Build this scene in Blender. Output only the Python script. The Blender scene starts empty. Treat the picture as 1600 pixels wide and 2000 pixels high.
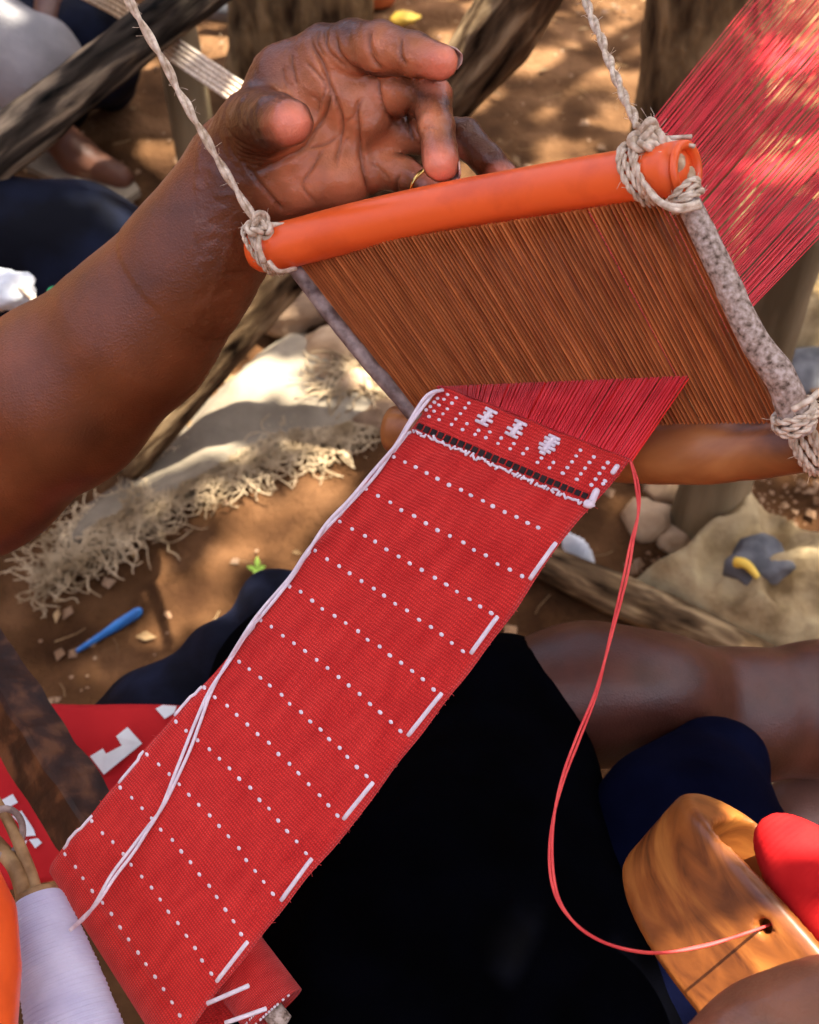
import bpy, bmesh, math, random
import numpy as np
from mathutils import Vector, Matrix
from mathutils.bvhtree import BVHTree

random.seed(7); rng = np.random.default_rng(11)
scene = bpy.context.scene
col = scene.collection

# ------------------------------------------------------------------ camera
CAM = np.array([0.0, 0.0, 1.25]); PITCH = math.radians(50)
cam_d = bpy.data.cameras.new('camera')
cam = bpy.data.objects.new('camera', cam_d); col.objects.link(cam)
cam.location = CAM
cam.rotation_euler = (math.radians(90) - PITCH, 0, 0)
cam_d.sensor_fit = 'VERTICAL'; cam_d.sensor_height = 24.0
cam_d.lens = 12.0 / math.tan(math.radians(22.5))
cam_d.clip_start = 0.02; cam_d.clip_end = 600
cam_d.dof.use_dof = True; cam_d.dof.focus_distance = 0.555; cam_d.dof.aperture_fstop = 10.5
scene.camera = cam

# ------------------------------------------------------------------ sky, sun, exposure
SUN = np.array([0.27, 0.13, 0.95]); SUN /= np.linalg.norm(SUN)
SUN_EL = math.asin(SUN[2]); SUN_AZ = math.atan2(SUN[0], SUN[1])
world = bpy.data.worlds.new('World'); scene.world = world; world.use_nodes = True
wn = world.node_tree.nodes; wl = world.node_tree.links
sky = wn.new('ShaderNodeTexSky'); sky.sky_type = 'NISHITA'; sky.sun_disc = False
sky.sun_elevation = SUN_EL; sky.sun_rotation = SUN_AZ
sky.air_density = 0.55; sky.dust_density = 6.0; sky.ozone_density = 0.2
wn['Background'].inputs['Strength'].default_value = 0.15
wl.new(sky.outputs[0], wn['Background'].inputs['Color'])
sun_d = bpy.data.lights.new('sun', 'SUN'); sun_d.energy = 4.6; sun_d.angle = math.radians(0.53)
sun_d.color = (1.0, 0.93, 0.80)
sun_o = bpy.data.objects.new('sun', sun_d); col.objects.link(sun_o)
sun_o.rotation_euler = Vector(SUN).to_track_quat('Z', 'Y').to_euler()
scene.view_settings.view_transform = 'Standard'; scene.view_settings.look = 'None'
scene.view_settings.exposure = 2.2; scene.view_settings.gamma = 1.0
scene.render.engine = 'CYCLES'
scene.cycles.use_denoising = True; scene.cycles.use_adaptive_sampling = True; scene.cycles.adaptive_threshold = 0.025
scene.cycles.max_bounces = 6; scene.cycles.diffuse_bounces = 3; scene.cycles.glossy_bounces = 2
scene.cycles.sample_clamp_indirect = 6.0

# ------------------------------------------------------------------ geometry helpers
FPX = 1000.0 / math.tan(math.radians(22.5))
RT = np.array([1.0, 0, 0]); FW = np.array([0, math.cos(PITCH), -math.sin(PITCH)]); UP = np.array([0, math.sin(PITCH), math.cos(PITCH)])
def P(x, y, d):
    """a place in the scene: seen in direction (x, y) of the photograph, d metres along the view axis"""
    return CAM + RT * ((x - 800) / FPX * d) + UP * ((1000 - y) / FPX * d) + FW * d
def PL(pts): return np.array([P(*p) for p in pts])
def G(x, y, z=0.0):
    v = RT * ((x - 800) / FPX) + UP * ((1000 - y) / FPX) + FW
    return CAM + v * ((z - CAM[2]) / v[2])
def to_px(v):
    r = v - CAM; d = r @ FW
    return 800 + FPX * (r @ RT) / d, 1000 - FPX * (r @ UP) / d, d
def nrm(v): v = np.asarray(v, float); return v / (np.linalg.norm(v) + 1e-12)

def _hash(ix, iy, iz, s):
    n = (ix * 374761393 + iy * 668265263 + iz * 2147483647 + s * 1274126177) & 0xffffffff
    n = ((n ^ (n >> 13)) * 1274126177) & 0xffffffff
    return ((n ^ (n >> 16)) & 0xffff) / 65535.0 * 2 - 1
def noise3(p, seed=0):
    p = np.asarray(p, float); i = np.floor(p).astype(np.int64); f = p - i; u = f * f * (3 - 2 * f)
    r = 0
    for dx in (0, 1):
        for dy in (0, 1):
            for dz in (0, 1):
                w = (u[..., 0] if dx else 1 - u[..., 0]) * (u[..., 1] if dy else 1 - u[..., 1]) * (u[..., 2] if dz else 1 - u[..., 2])
                r = r + w * _hash(i[..., 0] + dx, i[..., 1] + dy, i[..., 2] + dz, seed)
    return r
def fbm(p, oct=4, seed=0):
    r = 0; a = 1.0; p = np.asarray(p, float)
    for o in range(oct):
        r = r + a * noise3(p, seed + o); p = p * 2.03 + 13.7; a *= 0.5
    return r

def smooth_path(pts, n):
    pts = np.asarray(pts, float); k = len(pts)
    t = np.concatenate([[0], np.cumsum(np.linalg.norm(np.diff(pts[:, :3], axis=0), axis=1))]); t /= t[-1]
    ext = np.vstack([2 * pts[0] - pts[1], pts, 2 * pts[-1] - pts[-2]])
    out = []
    for s in np.linspace(0, 1, n):
        i = min(max(np.searchsorted(t, s, side='right') - 1, 0), k - 2)
        u = (s - t[i]) / max(t[i + 1] - t[i], 1e-9)
        p0, p1, p2, p3 = ext[i], ext[i + 1], ext[i + 2], ext[i + 3]
        out.append(0.5 * (2 * p1 + (p2 - p0) * u + (2 * p0 - 5 * p1 + 4 * p2 - p3) * u * u + (3 * p1 - p0 - 3 * p2 + p3) * u ** 3))
    return np.array(out)

def frames(path):
    path = np.asarray(path, float); n = len(path)
    T = np.gradient(path, axis=0); T /= np.linalg.norm(T, axis=1, keepdims=True) + 1e-12
    N = np.zeros_like(path); ref = np.array([0, 0, 1.0])
    if abs(T[0] @ ref) > 0.9: ref = np.array([0, 1.0, 0])
    N[0] = nrm(ref - T[0] * (T[0] @ ref))
    for i in range(1, n):
        v = N[i - 1] - T[i] * (N[i - 1] @ T[i]); N[i] = nrm(v)
    return T, N, np.cross(T, N)

class MB:
    def __init__(s): s.v = []; s.f = []; s.n = 0; s.uv = None
    def add(s, v, f):
        v = np.asarray(v, float).reshape(-1, 3); s.v.append(v)
        s.f += [tuple(int(a) + s.n for a in q) for q in f]; s.n += len(v); return s
    def tube(s, path, rad, sides=8, cap=True, flat=1.0, bump=None, closed=False):
        path = np.asarray(path, float); n = len(path)
        rad = np.full(n, rad) if np.isscalar(rad) else np.asarray(rad, float)
        T, N, B = frames(path)
        a = np.linspace(0, 2 * math.pi, sides, endpoint=False)
        rr = np.repeat(rad[:, None], sides, 1)
        if bump is not None: rr = rr * bump(np.linspace(0, 1, n)[:, None] + 0 * a[None], a[None] + 0 * rad[:, None])
        ring = path[:, None] + (N[:, None] * np.cos(a)[None, :, None] + flat * B[:, None] * np.sin(a)[None, :, None]) * rr[..., None]
        f = []
        m = n if closed else n - 1
        for i in range(m):
            i2 = (i + 1) % n
            for j in range(sides):
                k = (j + 1) % sides
                f.append((i * sides + j, i * sides + k, i2 * sides + k, i2 * sides + j))
        v = ring.reshape(-1, 3)
        if cap and not closed:
            e0 = path[0] - T[0] * rad[0] * 0.35; e1 = path[-1] + T[-1] * rad[-1] * 0.35
            b = len(v); v = np.vstack([v, e0, e1])
            for j in range(sides):
                k = (j + 1) % sides
                f.append((b, k, j)); f.append((b + 1, (n - 1) * sides + j, (n - 1) * sides + k))
        return s.add(v, f)
    def box(s, c, ax, ay, az):
        c = np.asarray(c, float); v = [c + ax * i + ay * j + az * k for i in (-1, 1) for j in (-1, 1) for k in (-1, 1)]
        return s.add(v, [(0, 1, 3, 2), (4, 6, 7, 5), (0, 4, 5, 1), (2, 3, 7, 6), (0, 2, 6, 4), (1, 5, 7, 3)])
    def rope(s, path, r, strands=2, pitch=0.02, sides=6, phase=0):
        path = np.asarray(path, float); T, N, B = frames(path)
        L = np.concatenate([[0], np.cumsum(np.linalg.norm(np.diff(path, axis=0), axis=1))])
        for k in range(strands):
            a = L / pitch * 2 * math.pi + k * 2 * math.pi / strands + phase
            off = r * (0.52 if strands == 2 else 0.56)
            s.tube(path + (N * np.cos(a)[:, None] + B * np.sin(a)[:, None]) * off, r * (0.6 if strands == 2 else 0.52), sides)
        return s
    def ball(s, c, r, seg=12, rings=8, axes=None, rough=0.0, seed=0, freq=3.0):
        v = []; f = []
        for i in range(rings + 1):
            th = math.pi * i / rings
            for j in range(seg):
                ph = 2 * math.pi * j / seg
                v.append((math.sin(th) * math.cos(ph), math.sin(th) * math.sin(ph), math.cos(th)))
        v = np.array(v)
        if rough: v = v * (1 + rough * fbm(v * freq + seed * 7.1, 3, seed))[:, None]
        for i in range(rings):
            for j in range(seg):
                k = (j + 1) % seg
                f.append((i * seg + j, (i + 1) * seg + j, (i + 1) * seg + k, i * seg + k))
        r = np.array([r] * 3) if np.isscalar(r) else np.array(r)
        v = v * r
        if axes is not None: v = v @ np.asarray(axes)
        return s.add(v + np.asarray(c), f)

def mesh_of(mb, name, smooth=True):
    v = np.vstack(mb.v) if mb.v else np.zeros((0, 3)); me = bpy.data.meshes.new(name)
    return v, mb.f
def new_obj(name, v, f, mat, parent=None, smooth=True, origin=None, uv=None):
    v = np.asarray(v, float)
    if parent is not None: o0 = np.array(parent.get('_w', (0, 0, 0)), float)
    elif origin is not None: o0 = np.asarray(origin, float)
    else: o0 = np.array([v[:, 0].mean(), v[:, 1].mean(), v[:, 2].min()])
    me = bpy.data.meshes.new(name)
    if isinstance(f, np.ndarray):
        k = f.shape[1]; me.vertices.add(len(v)); me.vertices.foreach_set('co', (v - o0).ravel())
        me.loops.add(f.size); me.loops.foreach_set('vertex_index', f.ravel().astype(np.int32))
        me.polygons.add(len(f)); me.polygons.foreach_set('loop_start', np.arange(0, f.size, k, dtype=np.int32)); me.update(calc_edges=True)
    else: me.from_pydata((v - o0).tolist(), [], [tuple(map(int, q)) for q in f])
    me.validate()
    if smooth: me.polygons.foreach_set('use_smooth', np.ones(len(me.polygons), bool))
    if uv is not None:
        l = me.uv_layers.new(name='UVMap'); idx = np.zeros(len(me.loops), int); me.loops.foreach_get('vertex_index', idx)
        l.data.foreach_set('uv', np.asarray(uv, float)[idx].ravel())
    if mat: me.materials.append(mat)
    o = bpy.data.objects.new(name, me); col.objects.link(o)
    if parent is not None:
        o.parent = parent
        o['_w'] = [float(a) for a in o0]
    else:
        o.location = o0; o['_w'] = [float(a) for a in o0]
    return o
def build(mb, name, mat, parent=None, smooth=True, **k):
    return new_obj(name, np.vstack(mb.v), mb.f, mat, parent, smooth, **k)
def tag(o, label, cat, group=None):
    o['label'] = label; o['category'] = cat
    if group: o['group'] = group
    return o
def thing(name, loc, label, cat, group=None):
    o = bpy.data.objects.new(name, None); col.objects.link(o); o.location = loc
    o.empty_display_size = 0.02; o['_w'] = [float(a) for a in loc]
    return tag(o, label, cat, group)

# signed-distance modelling
def seg_d(p, a, b, ra, rb):
    a = np.asarray(a); b = np.asarray(b); ba = b - a
    t = np.clip(((p - a) @ ba) / (ba @ ba), 0, 1)
    return np.linalg.norm(p - a - t[:, None] * ba, axis=1) - (ra + (rb - ra) * t)
def ell_d(p, c, axes, r):
    q = (p - c) @ np.asarray(axes).T; r = np.asarray(r)
    k0 = np.linalg.norm(q / r, axis=1); k1 = np.linalg.norm(q / (r * r), axis=1) + 1e-9
    return k0 * (k0 - 1) / k1
def smin(a, b, k):
    h = np.maximum(k - np.abs(a - b), 0) / k
    return np.minimum(a, b) - h * h * k * 0.25
def smax(a, b, k): return -smin(-a, -b, k)
def surf_nets(fn, lo, hi, h, B=8):
    lo = np.asarray(lo, float); hi = np.asarray(hi, float)
    nb = np.ceil((hi - lo) / (h * B)).astype(int)
    N = nb * B + 2
    g = np.stack(np.meshgrid(*[np.arange(n) for n in nb], indexing='ij'), -1).reshape(-1, 3)
    dc = fn(lo + (g + 0.5) * h * B)
    g = g[np.abs(dc) < h * B * 1.25]
    loc = np.stack(np.meshgrid(*[np.arange(B + 1)] * 3, indexing='ij'), -1).reshape(-1, 3)
    keys = []; verts = []; eds = []
    CH = 300
    for s in range(0, len(g), CH):
        gg = g[s:s + CH]; base = gg * B
        pts = lo + (base[:, None] + loc[None]) * h
        D = fn(pts.reshape(-1, 3)).reshape(len(gg), B + 1, B + 1, B + 1)
        cnt = np.zeros((len(gg), B, B, B)); acc = np.zeros((len(gg), B, B, B, 3))
        cn = [(0, 0, 0), (1, 0, 0), (0, 1, 0), (1, 1, 0), (0, 0, 1), (1, 0, 1), (0, 1, 1), (1, 1, 1)]
        for a in range(8):
            for b in range(a + 1, 8):
                if sum(abs(cn[a][q] - cn[b][q]) for q in range(3)) != 1: continue
                A = D[:, cn[a][0]:B + cn[a][0], cn[a][1]:B + cn[a][1], cn[a][2]:B + cn[a][2]]
                C = D[:, cn[b][0]:B + cn[b][0], cn[b][1]:B + cn[b][1], cn[b][2]:B + cn[b][2]]
                m = (A < 0) != (C < 0)
                t = np.where(m, A / np.where(m, A - C, 1), 0)
                pa = np.array(cn[a], float); pb = np.array(cn[b], float)
                acc += np.where(m[..., None], pa + (pb - pa) * t[..., None], 0); cnt += m
        act = cnt > 0
        bi, i, j, k = np.nonzero(act)
        cell = base[bi] + np.stack([i, j, k], 1)
        verts.append(lo + (cell + acc[act] / cnt[act][:, None]) * h)
        keys.append((cell[:, 0] * N[1] + cell[:, 1]) * N[2] + cell[:, 2])
        for ax in range(3):
            sl = [slice(0, B)] * 3; s2 = list(sl); s2[ax] = slice(1, B + 1)
            A = D[(slice(None), *sl)]; C = D[(slice(None), *s2)]
            m = (A < 0) != (C < 0)
            bi, i, j, k = np.nonzero(m)
            eds.append((ax, base[bi] + np.stack([i, j, k], 1), A[m] < 0))
    keys = np.concatenate(keys); verts = np.concatenate(verts)
    o = np.argsort(keys); keys = keys[o]; verts = verts[o]
    quads = []
    for ax, c, ins in eds:
        u = np.zeros(3, int); w = np.zeros(3, int); u[(ax + 1) % 3] = 1; w[(ax + 2) % 3] = 1
        q = []; ok = np.ones(len(c), bool)
        for off in (-u - w, -w, 0 * u, -u):
            cc = c + off; kk = (cc[:, 0] * N[1] + cc[:, 1]) * N[2] + cc[:, 2]
            ix = np.clip(np.searchsorted(keys, kk), 0, len(keys) - 1)
            ok &= (keys[ix] == kk) & (cc.min(1) >= 0); q.append(ix)
        q = np.stack(q, 1); q[~ins] = q[~ins][:, ::-1]
        quads.append(q[ok])
    return verts, np.concatenate(quads)

# ------------------------------------------------------------------ materials
def mat(name, c1, c2=None, scale=20, rough=0.7, bump=0.0, bscale=None, spec=0.3, stretch=(1, 1, 1), detail=5, c3=None, lo=0.35, hi=0.65, coord='Object', bdist=0.002, coat=0.0, dist=0.0, sheen=0.0):
    m = bpy.data.materials.new(name); m.use_nodes = True
    n = m.node_tree.nodes; l = m.node_tree.links; b = n['Principled BSDF']
    b.inputs['Roughness'].default_value = rough; b.inputs['Specular IOR Level'].default_value = spec
    b.inputs['Coat Weight'].default_value = coat; b.inputs['Sheen Weight'].default_value = sheen
    tc = n.new('ShaderNodeTexCoord'); mp = n.new('ShaderNodeMapping'); mp.inputs['Scale'].default_value = stretch
    if coord == 'bark':
        at = n.new('ShaderNodeAttribute'); at.attribute_name = 'bark'; l.new(at.outputs['Vector'], mp.inputs['Vector'])
    else: l.new(tc.outputs[coord], mp.inputs['Vector'])
    if c2 is None: b.inputs['Base Color'].default_value = (*c1, 1)
    else:
        nz = n.new('ShaderNodeTexNoise'); nz.inputs['Scale'].default_value = scale; nz.inputs['Detail'].default_value = detail; nz.inputs['Distortion'].default_value = dist
        l.new(mp.outputs[0], nz.inputs['Vector'])
        r = n.new('ShaderNodeValToRGB'); r.color_ramp.elements[0].color = (*c1, 1); r.color_ramp.elements[0].position = lo
        r.color_ramp.elements[1].color = (*c2, 1); r.color_ramp.elements[1].position = hi
        if c3: e = r.color_ramp.elements.new((lo + hi) / 2); e.color = (*c3, 1)
        l.new(nz.outputs[0], r.inputs[0]); l.new(r.outputs[0], b.inputs['Base Color'])
    if bump:
        nb = n.new('ShaderNodeTexNoise'); nb.inputs['Scale'].default_value = bscale or scale * 3; nb.inputs['Detail'].default_value = 4
        l.new(mp.outputs[0], nb.inputs['Vector'])
        bp = n.new('ShaderNodeBump'); bp.inputs['Strength'].default_value = bump; bp.inputs['Distance'].default_value = bdist
        l.new(nb.outputs[0], bp.inputs['Height']); l.new(bp.outputs[0], b.inputs['Normal'])
    return m

def mat_weave(name, c1, c2, pitch=0.00095):
    m = mat(name, c1, c2, scale=160, rough=0.85, spec=0.12, coord='UV', stretch=(1, 0.25, 1), lo=0.3, hi=0.7, sheen=0.15)
    n = m.node_tree.nodes; l = m.node_tree.links; b = n['Principled BSDF']
    tc = [x for x in n if x.bl_idname == 'ShaderNodeTexCoord'][0]
    bases = []
    for ax in ('X', 'Y'):
        w = n.new('ShaderNodeTexWave'); w.bands_direction = ax; w.inputs['Scale'].default_value = 0.314 / (pitch * (1.0 if ax == 'X' else 1.7)) ; w.inputs['Distortion'].default_value = 1.2; w.inputs['Detail'].default_value = 2; w.inputs['Detail Scale'].default_value = 0.4
        l.new(tc.outputs['UV'], w.inputs['Vector']); bases.append(w)
    mx = n.new('ShaderNodeMath'); mx.operation = 'MULTIPLY'
    l.new(bases[0].outputs['Fac'], mx.inputs[0]); l.new(bases[1].outputs['Fac'], mx.inputs[1])
    bp = n.new('ShaderNodeBump'); bp.inputs['Strength'].default_value = 0.8; bp.inputs['Distance'].default_value = 0.0006
    l.new(mx.outputs[0], bp.inputs['Height']); l.new(bp.outputs[0], b.inputs['Normal'])
    r = [x for x in n if x.bl_idname == 'ShaderNodeValToRGB'][0]
    mix = n.new('ShaderNodeMix'); mix.data_type = 'RGBA'; mix.blend_type = 'MULTIPLY'; mix.inputs[0].default_value = 1.0
    rr = n.new('ShaderNodeMapRange'); rr.inputs['From Min'].default_value = 0; rr.inputs['From Max'].default_value = 0.6; rr.inputs['To Min'].default_value = 0.62; rr.inputs['To Max'].default_value = 1.0
    l.new(mx.outputs[0], rr.inputs['Value'])
    l.new(r.outputs[0], mix.inputs[6]); l.new(rr.outputs[0], mix.inputs[7]); l.new(mix.outputs[2], b.inputs['Base Color'])
    return m

M = {}
M['dirt'] = mat('dirt', (0.026, 0.011, 0.005), (0.145, 0.070, 0.031), 9, 0.95, 1.0, 110, 0.04, c3=(0.074, 0.034, 0.014), bdist=0.006, lo=0.3, hi=0.7)
_n = M['dirt'].node_tree.nodes; _l = M['dirt'].node_tree.links
_ramp = [x for x in _n if x.bl_idname == 'ShaderNodeValToRGB'][0]; _tc = [x for x in _n if x.bl_idname == 'ShaderNodeTexCoord'][0]
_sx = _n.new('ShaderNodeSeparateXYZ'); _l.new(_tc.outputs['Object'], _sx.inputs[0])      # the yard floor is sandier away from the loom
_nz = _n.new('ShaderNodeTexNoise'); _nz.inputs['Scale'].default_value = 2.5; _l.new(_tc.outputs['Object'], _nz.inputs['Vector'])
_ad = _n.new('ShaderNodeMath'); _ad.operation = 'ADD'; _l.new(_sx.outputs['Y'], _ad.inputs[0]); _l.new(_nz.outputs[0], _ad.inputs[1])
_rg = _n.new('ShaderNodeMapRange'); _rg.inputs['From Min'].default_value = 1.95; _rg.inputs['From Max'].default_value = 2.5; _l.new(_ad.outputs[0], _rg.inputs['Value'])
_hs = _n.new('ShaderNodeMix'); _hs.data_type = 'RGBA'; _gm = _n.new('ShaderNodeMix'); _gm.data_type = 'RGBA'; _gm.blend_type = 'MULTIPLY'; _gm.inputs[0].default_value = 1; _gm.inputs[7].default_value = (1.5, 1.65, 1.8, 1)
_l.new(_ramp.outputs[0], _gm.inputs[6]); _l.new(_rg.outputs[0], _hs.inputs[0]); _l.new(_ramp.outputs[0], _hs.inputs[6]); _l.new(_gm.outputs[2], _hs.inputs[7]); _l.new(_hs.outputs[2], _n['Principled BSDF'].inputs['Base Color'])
M['pebble'] = mat('pebble', (0.16, 0.085, 0.045), (0.36, 0.24, 0.15), 9, 0.9, 0.3, 120, 0.15)
M['bark_dark'] = mat('bark_dark', (0.002, 0.0016, 0.0013), (0.30, 0.22, 0.14), 55, 0.9, 1.0, 90, 0.06, (.16, 1, 1), c3=(0.045, 0.034, 0.025), lo=0.34, hi=0.68, bdist=0.006, dist=0.5, coord='bark')
M['bark_mid'] = mat('bark_mid', (0.008, 0.004, 0.002), (0.40, 0.28, 0.15), 60, 0.9, 1.0, 90, 0.06, (.22, 1, 1), c3=(0.12, 0.074, 0.038), lo=0.34, hi=0.7, bdist=0.006, dist=0.4, coord='bark')
M['bark_trunk'] = mat('bark_trunk', (0.034, 0.018, 0.008), (0.36, 0.235, 0.11), 30, 0.92, 1.0, 60, 0.12, (1, 1, 0.4), c3=(0.16, 0.10, 0.046), lo=0.33, hi=0.68, bdist=0.012)
M['post_pale'] = mat('post_pale', (0.10, 0.07, 0.035), (0.34, 0.26, 0.15), 14, 0.9, 0.8, 40, 0.15, (1, 1, 0.18), bdist=0.006)
M['leaf'] = mat('leaf', (0.035, 0.075, 0.018), (0.08, 0.15, 0.035), 3, 0.6)
M['orange'] = mat('orange', (0.66, 0.075, 0.014), (0.90, 0.125, 0.022), 34, 0.36, 0.12, 500, 0.5, (1, 1, 1), bdist=0.0006, lo=0.22, hi=0.5, detail=8)
M['cord'] = mat('cord', (0.46, 0.33, 0.22), (0.84, 0.70, 0.54), 260, 0.9, 0.6, 900, 0.1, bdist=0.0006)
M['stick_grey'] = mat('stick_grey', (0.10, 0.065, 0.045), (0.60, 0.48, 0.41), 420, 0.85, 0.8, 600, 0.15, c3=(0.38, 0.28, 0.22), lo=0.30, hi=0.66, bdist=0.001)
M['stick_dark'] = mat('stick_dark', (0.10, 0.06, 0.05), (0.40, 0.30, 0.26), 120, 0.6, 0.5, 240, 0.4, bdist=0.001)
M['wood_bar'] = mat('wood_bar', (0.075, 0.019, 0.006), (0.54, 0.215, 0.062), 34, 0.38, 0.3, 60, 0.5, (0.35, 1, 1), c3=(0.33, 0.108, 0.028), lo=0.28, hi=0.74, bdist=0.0015, dist=0.6)
M['reed'] = mat('reed', (0.29, 0.066, 0.015), (0.52, 0.150, 0.038), 55, 0.55, 0.1, 200, 0.25)
_n = M['reed'].node_tree.nodes; _l = M['reed'].node_tree.links
_oi = _n.new('ShaderNodeObjectInfo'); _hs = _n.new('ShaderNodeHueSaturation'); _mr = _n.new('ShaderNodeMapRange')
_mr.inputs['To Min'].default_value = 0.85; _mr.inputs['To Max'].default_value = 1.12
_ramp = [x for x in _n if x.bl_idname == 'ShaderNodeValToRGB'][0]; _mp = [x for x in _n if x.bl_idname == 'ShaderNodeMapping'][0]
_cx = _n.new('ShaderNodeCombineXYZ'); _mm = _n.new('ShaderNodeMath'); _mm.operation = 'MULTIPLY'; _mm.inputs[1].default_value = 90
_l.new(_oi.outputs['Random'], _mm.inputs[0]); _l.new(_mm.outputs[0], _cx.inputs[0]); _l.new(_cx.outputs[0], _mp.inputs['Location'])
_mp.inputs['Scale'].default_value = (1, 1, 0.06)
_l.new(_oi.outputs['Random'], _mr.inputs['Value']); _l.new(_mr.outputs[0], _hs.inputs['Value']); _l.new(_ramp.outputs[0], _hs.inputs['Color']); _l.new(_hs.outputs[0], _n['Principled BSDF'].inputs['Base Color'])
M['core_wood'] = mat('core_wood', (0.42, 0.26, 0.14), (0.72, 0.55, 0.36), 200, 0.8)
M['red_cloth'] = mat_weave('red_cloth', (0.68, 0.020, 0.018), (0.86, 0.042, 0.034))
M['red_yarn'] = mat('red_yarn', (0.66, 0.018, 0.030), (0.86, 0.042, 0.058), 60, 0.7, spec=0.25, sheen=0.1)
M['red_front'] = mat('red_front', (0.74, 0.022, 0.022), (0.90, 0.045, 0.038), 60, 0.75, spec=0.15)  # brighter copy of the warp red, offsetting self-shadowing of the front threads
M['pirn'] = mat('pirn', (0.42, 0.008, 0.010), (0.56, 0.016, 0.016), 50, 0.8, 0.2, 600, 0.08, bdist=0.0004)
M['red_thread'] = mat('red_thread', (0.66, 0.05, 0.05), (0.82, 0.09, 0.08), 90, 0.6, spec=0.3)
M['white_yarn'] = mat('white_yarn', (0.68, 0.58, 0.63), (0.80, 0.70, 0.75), 200, 0.75, 0.2, 1500, 0.2, bdist=0.0003)
M['black_yarn'] = mat('black_yarn', (0.008, 0.005, 0.006), (0.03, 0.012, 0.012), 300, 0.8)
M['spool_yarn'] = mat('spool_yarn', (0.46, 0.44, 0.60), (0.56, 0.54, 0.68), 50, 0.75, 0.2, 900, 0.2, bdist=0.0003)
M['shuttle'] = mat('shuttle', (0.055, 0.012, 0.004), (0.46, 0.175, 0.036), 60, 0.34, 0.3, 240, 0.5, (.30, 1, 1), c3=(0.27, 0.082, 0.017), lo=0.30, hi=0.70, bdist=0.0005, dist=1.2, coat=0.1, coord='UV')
M['garment'] = mat('garment', (0.0002, 0.0002, 0.0005), (0.0006, 0.0007, 0.0018), 30, 0.95, 0.4, 300, 0.02, bdist=0.001)
M['navy'] = mat('navy', (0.0006, 0.0008, 0.006), (0.002, 0.003, 0.014), 18, 0.9, 0.4, 260, 0.03, bdist=0.001)
M['trouser'] = mat('trouser', (0.0010, 0.0014, 0.006), (0.012, 0.017, 0.045), 16, 0.85, 0.4, 260, 0.15, bdist=0.001, lo=0.4, hi=0.75)
M['jeans'] = mat('jeans', (0.0005, 0.0009, 0.004), (0.007, 0.011, 0.030), 14, 0.85, 0.4, 300, 0.15, bdist=0.001, lo=0.38, hi=0.75)
M['grey_cloth'] = mat('grey_cloth', (0.20, 0.19, 0.19), (0.34, 0.32, 0.32), 9, 0.9, 0.4, 120, 0.1, bdist=0.003)
M['purple'] = mat('purple', (0.20, 0.07, 0.30), (0.36, 0.15, 0.48), 9, 0.9)
M['sheet'] = mat('sheet', (0.15, 0.12, 0.085), (0.32, 0.265, 0.19), 8, 0.92, 0.5, 60, 0.1, bdist=0.005)
M['sack'] = mat('sack', (0.16, 0.105, 0.048), (0.46, 0.36, 0.20), 16, 0.9, 0.8, 90, 0.12, c3=(0.36, 0.265, 0.14), bdist=0.004, lo=0.33, hi=0.62)
M['fringe'] = mat('fringe', (0.24, 0.165, 0.09), (0.56, 0.43, 0.27), 20, 0.95, 0.3, 300, 0.1)
M['stone'] = mat('stone', (0.14, 0.085, 0.05), (0.36, 0.24, 0.15), 10, 0.92, 0.6, 60, 0.12, bdist=0.006)
M['stone_tan'] = mat('stone_tan', (0.32, 0.20, 0.11), (0.58, 0.42, 0.27), 12, 0.92, 0.6, 60, 0.12, bdist=0.005)
M['blue'] = mat('blue', (0.015, 0.13, 0.42), (0.03, 0.19, 0.55), 30, 0.35, spec=0.5)
M['green'] = mat('green', (0.30, 0.55, 0.06), (0.50, 0.72, 0.12), 40, 0.6)
M['yellow'] = mat('yellow', (0.80, 0.50, 0.06), (0.85, 0.62, 0.12), 40, 0.6)
M['slate'] = mat('slate', (0.07, 0.072, 0.08), (0.17, 0.17, 0.18), 30, 0.8)
M['white'] = mat('white', (0.66, 0.68, 0.70), (0.80, 0.81, 0.82), 40, 0.7)
M['post_wood'] = mat('post_wood', (0.016, 0.004, 0.002), (0.13, 0.05, 0.02), 46, 0.5, 0.6, 90, 0.3, (1, 1, 1), c3=(0.040, 0.012, 0.005), bdist=0.002, dist=0.5)
M['stick_tan'] = mat('stick_tan', (0.20, 0.105, 0.04), (0.48, 0.30, 0.14), 60, 0.6, 0.3, 200, 0.3, bdist=0.001)
M['nail'] = mat('nail', (0.58, 0.33, 0.26), (0.66, 0.42, 0.34), 80, 0.3, spec=0.5)
M['gold'] = mat('gold', (0.75, 0.48, 0.14), None, rough=0.25); M['gold'].node_tree.nodes['Principled BSDF'].inputs['Metallic'].default_value = 1.0
M['orange_paint'] = mat('orange_paint', (0.62, 0.16, 0.05), (0.72, 0.22, 0.08), 20, 0.5)

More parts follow.
